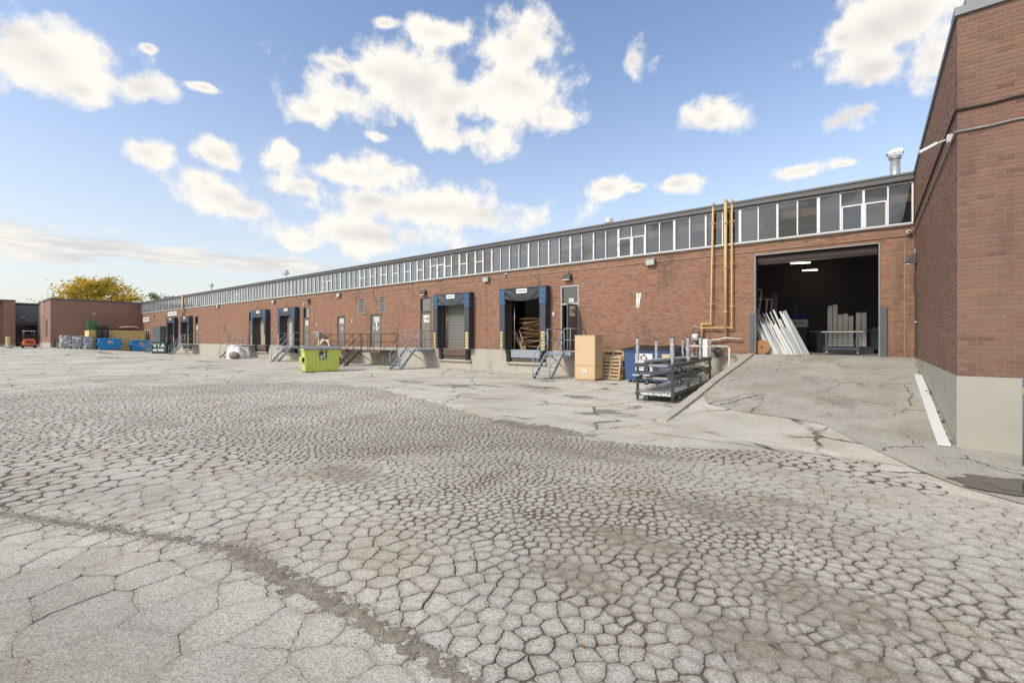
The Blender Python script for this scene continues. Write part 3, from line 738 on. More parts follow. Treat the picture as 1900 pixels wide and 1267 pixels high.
# dirt-filled seam and loose grit
DIRTM = pbr('loose_dirt', (.20, .174, .134), .95, var=1.0, vs_=11, fine=48, bump=1.0, dirt=(.085, .072, .058), dirt_amt=.08, dirt_sc=9)
GRIT = pbr('grit_stone', (.26, .24, .215), .9, var=.9)
def build_seam():
    mb = MB(); pts = []
    for (a, b) in zip(SEAM, SEAM[1:]):
        n = max(2, int(math.hypot(b[0] - a[0], b[1] - a[1]) / .03))
        pts += [(a[0] + (b[0] - a[0]) * i / n, a[1] + (b[1] - a[1]) * i / n) for i in range(n)]
    K = 14; vv = []
    for i, (x, y) in enumerate(pts):
        x2, y2 = pts[min(i + 1, len(pts) - 1)]; x1, y1 = pts[max(i - 1, 0)]
        dx, dy = x2 - x1, y2 - y1; L = math.hypot(dx, dy) or 1; nx, ny = -dy / L, dx / L
        wv = .07 + .11 * g2(x, y, -3.3, 1.55, .9, 1) + .08 * g2(x, y, -1.9, 1.65, .7, 1)
        wl = wv * (1 + .5 * mnoise.noise(Vector((x * 4, 1, 0)))); wr = wv * (1 + .5 * mnoise.noise(Vector((x * 4, 7, 0))))
        for k in range(K + 1):
            t = k / K * 2 - 1; wd = wl if t > 0 else wr
            px, py = x + nx * t * wd, y + ny * t * wd
            h = .001 + .0145 * (1 - abs(t) ** 1.5) + .009 * mnoise.noise(Vector((px * 14, py * 14, 2))) + .004 * mnoise.noise(Vector((px * 45, py * 45, 2)))
            vv.append((px, py, h if abs(t) < .99 else -.01))
    n = len(pts)
    mb.add(vv, [(i * (K + 1) + k, (i + 1) * (K + 1) + k, (i + 1) * (K + 1) + k + 1, i * (K + 1) + k + 1) for i in range(n - 1) for k in range(K)], True)
    for (cx, cy, rx, ry) in DIRTS:
        def dz(u, v):
            x = cx + (u - .5) * 2.4 * rx; y = cy + (v - .5) * 2.4 * ry; r = math.hypot((x - cx) / rx, (y - cy) / ry)
            h = -.004 + .0135 * max(0, 1.1 - r) ** .6 + .010 * mnoise.noise(Vector((x * 5, y * 5, 2))) + .007 * mnoise.noise(Vector((x * 17, y * 17, 5))) + .003 * mnoise.noise(Vector((x * 50, y * 50, 5)))
            return (x, y, min(h, .016) if r < 1.1 else -.02)
        mb.grid(dz, int(rx * 90), int(ry * 90))
    stuff(mb.build('dirt_seam', DIRTM))
    rnd = random.Random(5); mb = MB()
    def stone(x, y, z, s):
        q = [(s, 0, 0), (0, s, 0), (-s, 0, 0), (0, -s, 0), (0, 0, s * .8), (0, 0, -s * .5)]
        a = rnd.uniform(0, 6.3); ca, sa_ = math.cos(a), math.sin(a)
        q = [((p[0] * rnd.uniform(.6, 1.2)) , p[1] * rnd.uniform(.6, 1.2), p[2] * rnd.uniform(.6, 1.1)) for p in q]
        mb.add([(x + p[0] * ca - p[1] * sa_, y + p[0] * sa_ + p[1] * ca, z + p[2]) for p in q], [(0, 1, 4), (1, 2, 4), (2, 3, 4), (3, 0, 4), (1, 0, 5), (2, 1, 5), (3, 2, 5), (0, 3, 5)])
    for (x, y) in pts:
        for _ in range(16):
            t = rnd.gauss(0, .5); stone(x + rnd.uniform(-.05, .05), y + t * .12, .015, rnd.uniform(.0025, .009))
    for (cx, cy, rx, ry) in DIRTS:
        for _ in range(220): stone(cx + rnd.gauss(0, rx * .6), cy + rnd.gauss(0, ry * .6), .015, rnd.uniform(.002, .007))
    for _ in range(900):
        stone(rnd.uniform(-6, 1.2), rnd.uniform(.5, 6), .0125, rnd.uniform(.0015, .0055))
    stuff(mb.build('grit', GRIT))
build_seam()

# ------------------------------------------------------------------ brick laying
def brick_rows(L, z0, z1, openings, rowh=.0667, bw=.2032):
    """running bond: list of (s0, s1, zc) on a wall of length L, cut at the openings (s0,s1,z0,z1)"""
    out = []; n = int((z1 - z0) / rowh + .01)
    for r in range(n):
        zc = z0 + (r + .5) * rowh; cuts = sorted([(a, b) for a, b, c, d in openings if c < zc < d])
        spans = []; s = 0
        for a, b in cuts:
            if a > s: spans.append((s, a))
            s = max(s, b)
        if s < L: spans.append((s, L))
        off = (r % 2) * bw / 2
        for a, b in spans:
            k = math.floor((a - off) / bw)
            while True:
                p = off + k * bw; q = p + bw; k += 1
                if p >= b: break
                p2, q2 = max(p, a), min(q, b)
                if q2 - p2 > .03: out.append((p2, q2, zc))
    return out
def brick_tmpl(mat):
    mb = MB(); a, h, c_, d = .0975, .0295, .0025, .006
    lo = [(-a, 0, -h), (a, 0, -h), (a, 0, h), (-a, 0, h)]; hi = [(-a + c_, -d, -h + c_), (a - c_, -d, -h + c_), (a - c_, -d, h - c_), (-a + c_, -d, h - c_)]
    mb.add(lo + hi, [(4, 5, 6, 7), (0, 1, 5, 4), (1, 2, 6, 5), (2, 3, 7, 6), (3, 0, 4, 7)])
    return mb.mesh('brick', mat)
def lay(parent, walls, mat, n_single=300):
    """walls: (origin, direction, rows); wall faces direction x up, outward normal = dir rotated -90 deg"""
    rnd = random.Random(3); allb = []
    for (o, d, rows) in walls:
        for (s0, s1, zc) in rows:
            m = (s0 + s1) / 2; x, y = o[0] + d[0] * m, o[1] + d[1] * m
            nrm = (d[1], -d[0]); vx, vy = -x, -y; L = math.hypot(vx, vy)
            face = max(.05, (nrm[0] * vx + nrm[1] * vy) / L)
            fw = -math.sin(.66469) * x + math.cos(.66469) * y; sd_ = math.cos(.66469) * x + math.sin(.66469) * y
            vis = fw > 0 and abs(sd_ / fw) < 1.115 and (zc - 1.74) / fw < .735
            allb.append((face / (L * L) if (vis and s1 - s0 > .2) else 0, o, d, s0, s1, zc, x, y))
    allb.sort(key=lambda t: -t[0]); me = brick_tmpl(mat)
    for b in allb[:n_single]:
        link('brick', me, parent, (b[6], b[7], b[5]), (rnd.uniform(-.01, .01), 0, math.atan2(b[2][1], b[2][0])), True)
    mb = MB()
    V, F = mb.v, mb.f
    for (_, o, d, s0, s1, zc, x, y) in allb[n_single:]:
        g = .0041; c_ = .0025; h = .0295; dp = .006 + rnd.uniform(-.002, .002); a, b = s0 + g, s1 - g; nx, ny = d[1] * dp, -d[0] * dp
        k = len(V)
        for (s, z, ou) in ((a, zc - h, 0), (b, zc - h, 0), (b, zc + h, 0), (a, zc + h, 0), (a + c_, zc - h + c_, 1), (b - c_, zc - h + c_, 1), (b - c_, zc + h - c_, 1), (a + c_, zc + h - c_, 1)):
            V.append((o[0] + d[0] * s + nx * ou, o[1] + d[1] * s + ny * ou, z))
        F += [[k + 4, k + 5, k + 6, k + 7], [k, k + 1, k + 5, k + 4], [k + 1, k + 2, k + 6, k + 5], [k + 2, k + 3, k + 7, k + 6], [k + 3, k, k + 4, k + 7]]
    mb.m = [0] * len(F); mb.sm = [False] * len(F)
    stuff(mb.build('brickwork', mat, parent, True)); print('bricks', len(allb))
def wall_panel(mb, x0, x1, z0, z1, ops, y0, y1):
    """wall in the XZ plane, front y0 / back y1, with openings and their reveals"""
    xs = sorted({x0, x1, *[v for o in ops for v in o[:2]]}); zs = sorted({z0, z1, *[v for o in ops for v in o[2:]]})
    for a, b in zip(xs, xs[1:]):
        for c_, d in zip(zs, zs[1:]):
            mx, mz = (a + b) / 2, (c_ + d) / 2
            if any(o[0] < mx < o[1] and o[2] < mz < o[3] for o in ops): continue
            mb.add([(a, y0, c_), (b, y0, c_), (b, y0, d), (a, y0, d)], [(0, 1, 2, 3)])
            mb.add([(a, y1, c_), (b, y1, c_), (b, y1, d), (a, y1, d)], [(3, 2, 1, 0)])
    for (a, b, c_, d) in ops:
        mb.add([(a, y0, c_), (a, y1, c_), (a, y1, d), (a, y0, d)], [(0, 1, 2, 3)])
        mb.add([(b, y0, c_), (b, y1, c_), (b, y1, d), (b, y0, d)], [(3, 2, 1, 0)])
        mb.add([(a, y0, d), (b, y0, d), (b, y1, d), (a, y1, d)], [(3, 2, 1, 0)])
        mb.add([(a, y0, c_), (b, y0, c_), (b, y1, c_), (a, y1, c_)], [(0, 1, 2, 3)])

# ------------------------------------------------------------------ the long warehouse
YW = 18.6; XL = -81.3; XR = 1.06; ZB = 1.165; ZS = 5.22; ZH = 6.54; ZR = 6.80
DR = (-3.33, .235, 1.165, 4.78)                      # drive-in door
DOCKS = [-12.22, -17.24, -36.52, -41.67, -60.76, -65.75]   # right-hand edges of the six dock shelters
def dock_open(xr): return (xr - 2.62, xr - .30, ZB, 3.72)
DOORS = [(-11.62, -10.64, 4.22), (-21.72, -20.73, 4.22), (-35.89, -34.93, 4.22), (-26.84, -25.62, 3.38), (-30.93, -29.95, 3.38), (-60.04, -59.1, 4.22), (-45.98, -45.0, 4.22), (-79.6, -77.3, 2.95)]
OPS = [DR] + [dock_open(x) for x in DOCKS] + [(a, b, ZB, c) for a, b, c in DOORS] + [(-28.22, -27.55, 3.43, 4.46), (-25.86, -25.2, 3.43, 4.46)]
wh = thing('warehouse', 'long brick warehouse with a clerestory window band and six loading docks', 'building', (-40, YW, 0))
mb = MB(); wall_panel(mb, XL, XR, ZB, ZS, OPS, YW, YW + .3); mb.build('wall', MORTAR, wh, True)
lay(wh, [((XL, YW), (1, 0), brick_rows(XR - XL, ZB, ZS - .01, [(a - XL, b - XL, c, d) for a, b, c, d in OPS]))], BR_LONG)
mb = MB(); mb.box(XL, DR[0] - .12, YW - .022, YW + .3, -.3, ZB - .003); mb.build('concrete_base', CONC, wh, True)
mb = MB(); mb.box(XL, XR + 8, YW + .301, 44, -.2, ZB - .006); mb.box(DR[0], DR[1], YW - .012, YW + .301, .3, ZB - .006); mb.build('floor', SLAB, wh, True)
mb = MB(); mb.box(XL, XR + 8, YW - .10, 44, ZR - .22, ZR - .03); mb.build('roof', ROOF, wh, True)
mb = MB(); mb.box(XL, XR, YW - .16, YW + .25, ZH + .045, ZR - .07); mb.box(XL, XR, YW - .19, YW + .3, ZR - .066, ZR); mb.box(XL, XR, YW - .10, YW + .2, ZH + .003, ZH + .042)
mb.build('roof_fascia', FASCIA, wh, True)
mb = MB(); mb.box(XL, XR - .003, YW - .075, YW + .12, ZS, ZS + .045); mb.build('window_sill', FLASH, wh, True)
mb = MB(); mb.box(XL - .3, XL, YW, 44, 0, ZR - .24); mb.box(XL, XR + 8, 43.7, 44, 0, ZR - .24); mb.box(XR + 7.7, XR + 8, YW + .3, 43.7, 0, ZR - .24)
mb.box(-13.0, -12.8, 23.0, 32.9, ZB, ZR - .3); mb.box(-12.79, XR + 7.6, 32.6, 32.8, ZB, ZR - .3); mb.box(-24, -23.8, YW + .5, 43.6, ZB, 5.1); mb.build('inner_wall', INWALL, wh, True)
mb = MB(); mb.box(XL, XR + 8, YW + .31, 43.69, ZR - .26, ZR - .225); mb.build('ceiling', INCEIL, wh, True)
mb = MB(); mb.box(XL + .1, XR - .05, YW + .16, YW + .30, 5.98, 6.24); mb.build('beam', BEAM, wh, True)
for k in range(13):
    x = -3.86 - 6.45 * k
    mb = MB(); mb.box(x - .1, x + .1, YW + .42, YW + .62, ZB, 6.5); mb.build('column', BEAM, wh, True)
mb = MB(); mb.tube([(XL + 1, YW + .9, 5.78), (XR - .5, YW + .9, 5.78)], .025, 6); mb.tube([(XL + 1, YW + 2.6, 6.2), (XR - .5, YW + 2.6, 6.2)], .05, 6)
mb.build('sprinkler_pipe', CAMW, wh, True)
# clerestory: 34 units of four lights
PIT = .6055; NW = 34; x_first = 1.035 - NW * 4 * PIT
def pane_mesh(w_, h_):
    mb = MB(); mb.box(-w_ / 2, w_ / 2, 0, .008, -h_ / 2, h_ / 2); return mb.mesh('pane', GLASS)
PZ0, PZ1 = ZS + .045, ZH
fh = PZ1 - PZ0
P_full = pane_mesh(PIT - .04, fh - .07); P_half = pane_mesh(PIT - .05, fh * .5 - .07)
SPLIT1 = [-27.5, -26.3, -25.1, -23.9, -22.7, -21.5, -19.0, -17.8, -16.6]; SPLIT2 = [-.45, .15, -8.1, -7.5, -20.25, -19.65, -32.35, -31.75, -49.2, -48.6]
def wind(i):
    x0 = x_first + i * 4 * PIT; mbf = MB()
    panes = []
    mbf.box(x0, x0 + 4 * PIT, YW - .03, YW + .05, PZ0 + .001, PZ0 + .035); mbf.box(x0, x0 + 4 * PIT, YW - .03, YW + .05, PZ1 - .035, PZ1)
    for k in range(5):
        wd = .045 if k in (0, 4) else .020 + (.012 if k == 2 else 0)
        xa = x0 + k * PIT; a, b = (xa + .001, xa + wd) if k == 0 else ((xa - wd, xa - .001) if k == 4 else (xa - wd, xa + wd))
        mbf.box(a, b, YW - .04, YW + .055, PZ0 + .0355, PZ1 - .0355)
    for k in range(4):
        xc = x0 + (k + .5) * PIT
        sp = any(abs(xc - s) < PIT * .5 for s in SPLIT1); sp2 = any(abs(xc - s) < PIT * .5 for s in SPLIT2)
        if sp or sp2:
            zs = PZ0 + fh * (.52 if sp else .62)
            mbf.box(xc - PIT / 2 + .03, xc + PIT / 2 - .03, YW - .032, YW + .052, zs - .022, zs + .022)
            for s in (-1, 1): mbf.box(xc + s * (PIT / 2 - .045) - .02, xc + s * (PIT / 2 - .045) + .02, YW - .034, YW + .053, PZ0 + .036, (zs - .023) if sp2 else PZ1 - .036)
            panes += [(xc, (PZ0 + zs) / 2, zs - PZ0), (xc, (PZ1 + zs) / 2, PZ1 - zs)]
        else: panes.append((xc, (PZ0 + PZ1) / 2, fh))
    o = mbf.build('window', WHITE_FR, wh, True)
    for (xc, zc, hh) in panes:
        q = link('pane', P_full if hh == fh else pane_mesh(PIT - .05, hh - .05), o, (xc, YW + .012, zc))
        q.rotation_euler = (random.uniform(-.02, .012), 0, random.uniform(-.012, .012))
for i in range(NW): wind(i)

# docks: doors in the wall are parts of the warehouse
def lever(name, x, y, z, parent):
    mb = MB(); mb.tube([(x, y, z), (x, y - .06, z)], .02, 8); mb.tube([(x, y - .055, z), (x + .11, y - .055, z)], .012, 6); return mb.build(name, GALV, parent, True)
for i, xr in enumerate(DOCKS):
    a, b, c, d = dock_open(xr)
    if i == 0: pass
    elif i == 1:
        root = MB().box(a, b, YW + .262, YW + .29, 3.5, d).build('dock_door', ROLLGREY, wh, True)
        n = 26; hs = (3.5 - ZB) / n
        mbs = MB(); mbs.grid(lambda u, v: (a + (b - a) * u, YW + .262 - .022 * math.sin(math.pi * v), ZB + hs * v * .97), 1, 5)
        me = mbs.mesh('slat', ROLLGREY)
        for k in range(n): link('slat', me, root, (0, 0, k * hs))
    else:
        root = MB().box(a, b, YW + .275, YW + .29, ZB, d).build('dock_door', ROLLWHITE if i < 4 else ROLLGREY, wh, True)
        n = 5 if i < 4 else 5; hs = (d - .12 - ZB) / (n * 3)
        for k in range(n * 3):
            m2 = MB(); m2.box(a + .03, b - .03, YW + .245, YW + .273, ZB + hs * k + .012, ZB + hs * (k + 1) - .004); m2.build('door_panel', ROLLWHITE if i < 4 else ROLLGREY, root, True, .006)
    mb = MB()
    mb.box(a - .001, a + .09, YW + .13, YW + .24, ZB, d - .02); mb.box(b - .09, b + .001, YW + .13, YW + .24, ZB, d - .02); mb.build('door_track', BROWNST if i in (0, 2, 3) else FRAMEDK, wh, True)
    mb = MB(); mb.tube([(a + .28, YW + .19, ZB + .02), (a + .28, YW + .19, d - .1)], .022, 8); mb.build('guide_rail', GALV, wh, True)

def sign_obj(parent, x, z, w_, h_, y, lines, ink=1):
    mb = MB(); mb.box(x - w_ / 2, x + w_ / 2, y - .006, y, z - h_ / 2, z + h_ / 2, 0)
    for (t, sz, dx, dz, bold, wid) in lines: add_text(mb, t, sz, (x + dx, y - .007, z + dz), (1, 0, 0), (0, 0, 1), ink, bold, 0, wid)
    return mb.build('sign', [SIGNW, INK, INKG], parent, True)
def blank_print(mb, x, z, w_, n, y, pitch, mi):
    for k in range(n):
        x1 = x - w_ / 2; 
        while x1 < x + w_ / 2 - .03:
            L = random.uniform(.03, .09); L = min(L, x + w_ / 2 - x1); mb.box(x1, x1 + L, y - .003, y, z - k * pitch - pitch * .25, z - k * pitch + pitch * .25, mi); x1 += L + .02
def door_in(x0, x1, ztop, transom=None, leaf=True, lit=False):
    mb = MB(); y = YW + .05
    fw = .06
    mb.box(x0, x0 + fw, YW - .012, YW + .14, ZB, ztop); mb.box(x1 - fw, x1, YW - .012, YW + .14, ZB, ztop); mb.box(x0 + fw, x1 - fw, YW - .012, YW + .14, ztop - fw, ztop)
    if transom: mb.box(x0 + fw, x1 - fw, YW - .01, YW + .13, transom - .04, transom + .04)
    fr = mb.build('door_frame', FRAMEDK if not lit else FLASH, wh, True)
    top = (transom - .042) if transom else ztop - fw - .003
    if transom:
        mb = MB(); mb.box(x0 + fw, x1 - fw, y + .02, y + .03, transom + .04, ztop - fw); mb.build('pane', GLASS, fr, True)
    if leaf:
        mb = MB(); mb.box(x0 + fw + .004, x1 - fw - .004, y, y + .045, ZB + .01, top); d = mb.build('door', DOORGREY, wh, True)
        lever('handle', x0 + fw + .09, y, ZB + 1.02, d)
        mb = MB()
        for zz in (.25, 1.05, 1.85): mb.tube([(x1 - fw - .004, y - .01, ZB + zz - .06), (x1 - fw - .004, y - .01, ZB + zz + .06)], .014, 6)
        mb.build('hinge', GREYP, d, True)
        return d
    return fr
# door 1186, door by the far docks, the two brown-stair doors
d = door_in(*DOORS[1], 3.36); mb = MB(); x = -21.2; mb.box(x - .25, x + .25, YW + .042, YW + .049, 2.72, 3.14, 0); add_text(mb, '1186', .26, (x, YW + .041, 2.93), (1, 0, 0), (0, 0, 1), 1, .004, 0, .40); mb.build('sign', [SIGNW, INK], d, True)
d = door_in(*DOORS[2], 3.36); mb = MB(); x = -35.4; mb.box(x - .22, x + .22, YW + .042, YW + .049, 2.78, 3.14, 0); blank_print(mb, x, 3.02, .3, 2, YW + .041, .13, 1); mb.build('sign', [SIGNW, INKG], d, True)
d = door_in(*DOORS[3]); mb = MB(); x = -26.2; mb.box(x - .27, x + .27, YW + .042, YW + .049, 2.86, 3.18, 0); blank_print(mb, x, 3.08, .4, 2, YW + .041, .13, 1)
mb.box(x - .08, x + .06, YW + .043, YW + .048, 2.45, 2.84, 0); mb.box(x - .33, x - .24, YW + .043, YW + .048, 2.35, 2.52, 0); mb.box(x - .05, x + .09, YW + .043, YW + .048, 2.28, 2.43, 0); mb.box(x + .2, x + .28, YW + .043, YW + .048, 2.40, 2.50, 0); mb.build('sign', [SIGNW, INKG], d, True)
d = door_in(*DOORS[4]); mb = MB(); x = -30.42; mb.box(x - .25, x + .25, YW + .042, YW + .049, 2.84, 3.16, 0); blank_print(mb, x, 3.06, .36, 2, YW + .041, .13, 1); mb.box(x, x + .1, YW + .043, YW + .048, 2.35, 2.56, 0); mb.build('sign', [SIGNW, INKG], d, True)
d = door_in(*DOORS[5], 3.36); mb = MB(); x = -59.57; mb.box(x - .2, x + .2, YW + .042, YW + .049, 2.75, 3.15, 0); blank_print(mb, x, 3.0, .24, 2, YW + .041, .14, 1); mb.build('sign', [SIGNW, INKG], d, True)
d = door_in(*DOORS[6], 3.36); mb = MB(); x = -45.5; mb.box(x - .12, x + .12, YW + .042, YW + .049, 2.3, 3.1, 0); blank_print(mb, x, 3.0, .18, 5, YW + .041, .13, 1); mb.build('sign', [SIGNW, INKG], d, True)
# far entrance with a light frame
mb = MB(); x0, x1, zt = DOORS[7]; mb.box(x0, x0 + .08, YW, YW + .15, ZB, zt); mb.box(x1 - .08, x1, YW, YW + .15, ZB, zt); mb.box(x0 + 1.1, x0 + 1.25, YW, YW + .15, ZB, zt - .08); mb.box(x0 + .08, x1 - .08, YW, YW + .15, zt - .08, zt)
fr = mb.build('door_frame', WHITE_FR, wh, True); mb = MB(); mb.box(x0 + .08, x1 - .08, YW + .16, YW + .18, ZB, zt - .08); mb.build('pane', DARKGL, fr, True)
mb = MB(); mb.box(x0 - .2, x1 + .2, YW - .12, YW - .01, 4.0, 4.62, 0); blank_print(mb, (x0 + x1) / 2, 4.35, 1.9, 1, YW - .121, .3, 1); tag(mb.build('wall_sign', [SIGNW, INKG]), 'pale wall sign above the far doorway beside the end wing', 'sign')
mb = MB(); mb.box(-69.2, -66.0, YW - .10, YW - .012, 4.52, 5.0, 0); blank_print(mb, -67.6, 4.78, 2.6, 1, YW - .101, .26, 1); tag(mb.build('wall_sign', [SIGNW, INKG]), 'pale sign board fixed above the leftmost dock shelter', 'sign')
# door 1180, standing open at a right angle, hinged on its right
fr = door_in(*DOORS[0], 3.36, leaf=False, lit=True)
mb = MB(); xh = -10.70
mb.box(xh - .045, xh, YW - .90, YW - .014, ZB + .03, 3.31); d = mb.build('door', pbr('open_door_paint', (.14, .125, .115), .55, var=.12), wh, True)
mb = MB(); mb.box(xh + .001, xh + .008, YW - .72, YW - .26, 2.76, 3.2, 0); add_text(mb, '1180', .27, (xh + .009, YW - .49, 2.98), (0, 1, 0), (0, 0, 1), 1, .004, 0, .38)
for k, (yy, zz) in enumerate([(.62, 2.55), (.35, 2.55), (.5, 2.45), (.48, 2.3), (.5, 2.15)]): mb.box(xh + .001, xh + .004, YW - yy - .05, YW - yy + .05, zz - .03, zz + .03, 2)
mb.build('sign', [SIGNW, INK, INKG], d, True)
mb = MB(); mb.tube([(xh + .001, YW - .82, 2.16), (xh + .06, YW - .82, 2.16), (xh + .06, YW - .72, 2.16)], .014, 6); mb.build('handle', GALV, d, True)
mb = MB(); mb.box(-11.2, -10.95, YW + .055, YW + .062, 3.44, 3.62, 0); blank_print(mb, -11.075, 3.56, .18, 2, YW + .054, .07, 1); mb.build('sign', [SIGNW, INKG], fr, True)
# louvre vents
for (a, b) in ((-28.22, -27.55), (-25.86, -25.2)):
    mb = MB(); mb.box(a, b, YW + .16, YW + .18, 3.43, 4.46, 1); mb.box(a, a + .03, YW - .005, YW + .15, 3.43, 4.46); mb.box(b - .03, b, YW - .005, YW + .15, 3.43, 4.46)
    lo = mb.build('louvre_vent', [FLASH, BLACKRUB], wh, True)
    for k in range(8):
        z = 3.46 + k * .125; m2 = MB(); m2.hexa([(a + .031, YW - .004, z), (b - .031, YW - .004, z), (b - .031, YW + .12, z + .075), (a + .031, YW + .12, z + .075)], [(a + .031, YW - .004, z + .02), (b - .031, YW - .004, z + .02), (b - .031, YW + .12, z + .095), (a + .031, YW + .12, z + .095)]); m2.build('louvre_blade', FLASH, lo, True)
# drive-in door: jamb angles, guards, rolled curtain
x0, x1, zb, zt = DR
mb = MB(); mb.box(x0, x0 + .035, YW - .02, YW + .28, zb, zt); mb.box(x1 - .035, x1, YW - .02, YW + .28, zb, zt); mb.box(x0 + .035, x1 - .035, YW - .02, YW + .02, zt - .035, zt); fr = mb.build('door_frame', GREYP, wh, True)
mb = MB(); mb.box(x0 - .16, x0 - .005, YW - .05, YW - .011, ZB - .05, 2.62); mb.box(x1 + .002, x1 + .17, YW - .07, YW - .011, ZB - .07, 2.72); mb.build('jamb_guard', pbr('guard_steel', (.12, .125, .135), .5, .3, var=.3), fr, True)
mb = MB(); mb.grid(lambda u, v: (x0 + .06 + (x1 - x0 - .12) * u, YW + .20 - .16 * math.sin(math.pi * min(1, v * 1.0)) * .35, 4.43 + .34 * v), 2, 8)
mb.tube([(x0 + .06, YW + .20, 4.44), (x1 - .06, YW + .20, 4.44)], .03, 8); mb.build('roll_curtain', ROLLDARK, fr, True)
mb = MB(); mb.box(.815, .845, YW - .016, YW - .009, ZB, 4.85); mb.build('wall_joint', MORTAR, wh, True)

# ------------------------------------------------------------------ right-hand wing
rb = thing('brick_annex', 'tall brick block on the right with a concrete base standing forward of the warehouse', 'building', (3, 12, 0))
YF = 9.80; RT = 6.69; XE = 7.0
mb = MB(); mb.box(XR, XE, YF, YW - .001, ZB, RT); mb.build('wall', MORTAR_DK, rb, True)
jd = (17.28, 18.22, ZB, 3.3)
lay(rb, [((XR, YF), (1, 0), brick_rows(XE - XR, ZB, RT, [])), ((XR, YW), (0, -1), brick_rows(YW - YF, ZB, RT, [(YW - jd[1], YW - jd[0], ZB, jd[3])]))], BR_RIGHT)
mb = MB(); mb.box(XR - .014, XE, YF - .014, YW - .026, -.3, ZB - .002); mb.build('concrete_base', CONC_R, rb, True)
mb = MB(); mb.box(XR - .045, XE, YF - .06, YF + .35, RT, RT + .13); mb.box(XR - .045, XR + .30, YF + .351, YW + 3, RT, RT + .10); mb.box(XR + .10, XE, YF + .05, YF + .36, RT + .131, RT + .36); mb.build('coping', pbr('coping_metal', (.20, .215, .225), .4, .4, var=.15), rb, True, .008)
mb = MB(); mb.box(XR + .3, XE, YF + .36, YW + 3, RT - .2, RT); mb.build('roof', ROOF, rb, True)
mb = MB(); mb.box(XR - .008, XR + .02, jd[0], jd[1], jd[2], jd[3]); dd = mb.build('door', pbr('annex_door', (.10, .062, .05), .5), rb, True)
mb = MB(); mb.tube([(XR - .008, jd[0] + .1, 2.2), (XR - .07, jd[0] + .1, 2.2)], .03, 8); mb.build('handle', GALV, dd, True)

# ------------------------------------------------------------------ far wing and neighbour at the left end
wing = thing('brick_wing', 'low brown brick wing closing the far left end of the yard', 'building', (-86, 14, 0))
XW_ = -81.26; YWN = 9.5
mb = MB(); mb.box(-90.5, XW_, YWN, YW - .02, 1.2, 6.62); mb.build('wall', BR_FAR, wing, True)
mb = MB(); mb.box(-90.53, XW_ + .03, YWN - .03, YW - .02, 0, 1.2); mb.build('concrete_base', CONC, wing, True)
mb = MB(); mb.box(-90.6, XW_ + .1, YWN - .1, YW, 6.62, 6.82); mb.build('roof_edge', FASCIA, wing, True)
mb = MB(); mb.box(-84.6, -83.7, YWN - .04, YWN + .02, 1.9, 4.2); d = mb.build('door', FRAMEDK, wing, True)
mb = MB(); mb.tube([(-83.85, YWN - .04, 2.9), (-83.85, YWN - .1, 2.9)], .03, 6); mb.build('handle', GALV, d, True)
nb = thing('brick_neighbour', 'brick office block with a dark panelled entrance at the far left edge', 'building', (-100, 5, 0))
mb = MB(); mb.box(-135, -92, -1, 6.95, 1.0, 6.75); mb.box(-92, -91.4, 6.2, 7.3, 1.0, 6.75); mb.build('wall', BR_FAR, nb, True)
mb = MB(); mb.box(-135, -91.97, -1.03, 6.9, .3, 1.0); mb.box(-92, -91.37, 6.17, 7.33, .3, 1.0); mb.build('concrete_base', CONC, nb, True)
mb = MB(); mb.box(-135, -91.3, -1.1, 7.35, 6.75, 6.95); mb.box(-135, -97.8, 7.351, 12, 6.75, 6.95); mb.build('roof_edge', FASCIA, nb, True)
mb = MB(); mb.box(-135, -98, 6.96, 12, .8, 6.7); mb.build('entrance_wall', pbr('entrance_dark', (.12, .11, .10), .7), nb, True)
for k in range(12):
    m2 = MB(); y = 7.35 + k * .34; m2.box(-98, -97.93 - (k % 2) * .02, y, y + .32, 4.15, 6.6); m2.build('cladding_panel', CLAD, nb, True)
mb = MB(); mb.box(-97.99, -97.94, 8.0, 10.0, 1.0, 3.7); d = mb.build('entrance_door', DARKGL, nb, True)
for k in range(4):
    m2 = MB(); y = 10.15 + k * .42; m2.box(-97.92, -97.86, y, y + .05, 2.3, 6.5); m2.build('window_mullion', WHITE_FR, nb, True)
mb = MB(); mb.box(-97.93, -97.9, 10.1, 11.5, 2.35, 6.5); mb.build('window', pbr('office_glass', (.06, .09, .13), .1), nb, True)
mb = MB(); mb.box(-97.9, -97.7, 8.3, 8.8, 4.75, 4.9); mb.build('entrance_lamp', CAMW, nb, True)
for yy in (4.4, 1.0):
    mb = MB(); mb.box(-95.5, -94.2, 6.93, 6.99, 1.2, 4.2); mb.build('door', FRAMEDK, nb, True); break
gp = MB(); gp.grid(lambda u, v: (-97.8 + 7 * u, 7.4 + 2.0 * v, gz(-94, 8) + .02 + .03 * math.sin(u * 9)), 6, 4); stuff(gp.build('grass', GREENM))
# blades on the grass patch
mb = MB(); rnd = random.Random(2)
for _ in range(2500):
    x, y = rnd.uniform(-97.6, -91), rnd.uniform(7.45, 9.4); h = rnd.uniform(.05, .16); a = rnd.uniform(0, 3.1)
    mb.add([(x - .02 * math.cos(a), y - .02 * math.sin(a), .62), (x + .02 * math.cos(a), y + .02 * math.sin(a), .62), (x + rnd.uniform(-.04, .04), y + rnd.uniform(-.04, .04), .64 + h)], [(0, 1, 2)])
stuff(mb.build('grass_blades', GREENM))
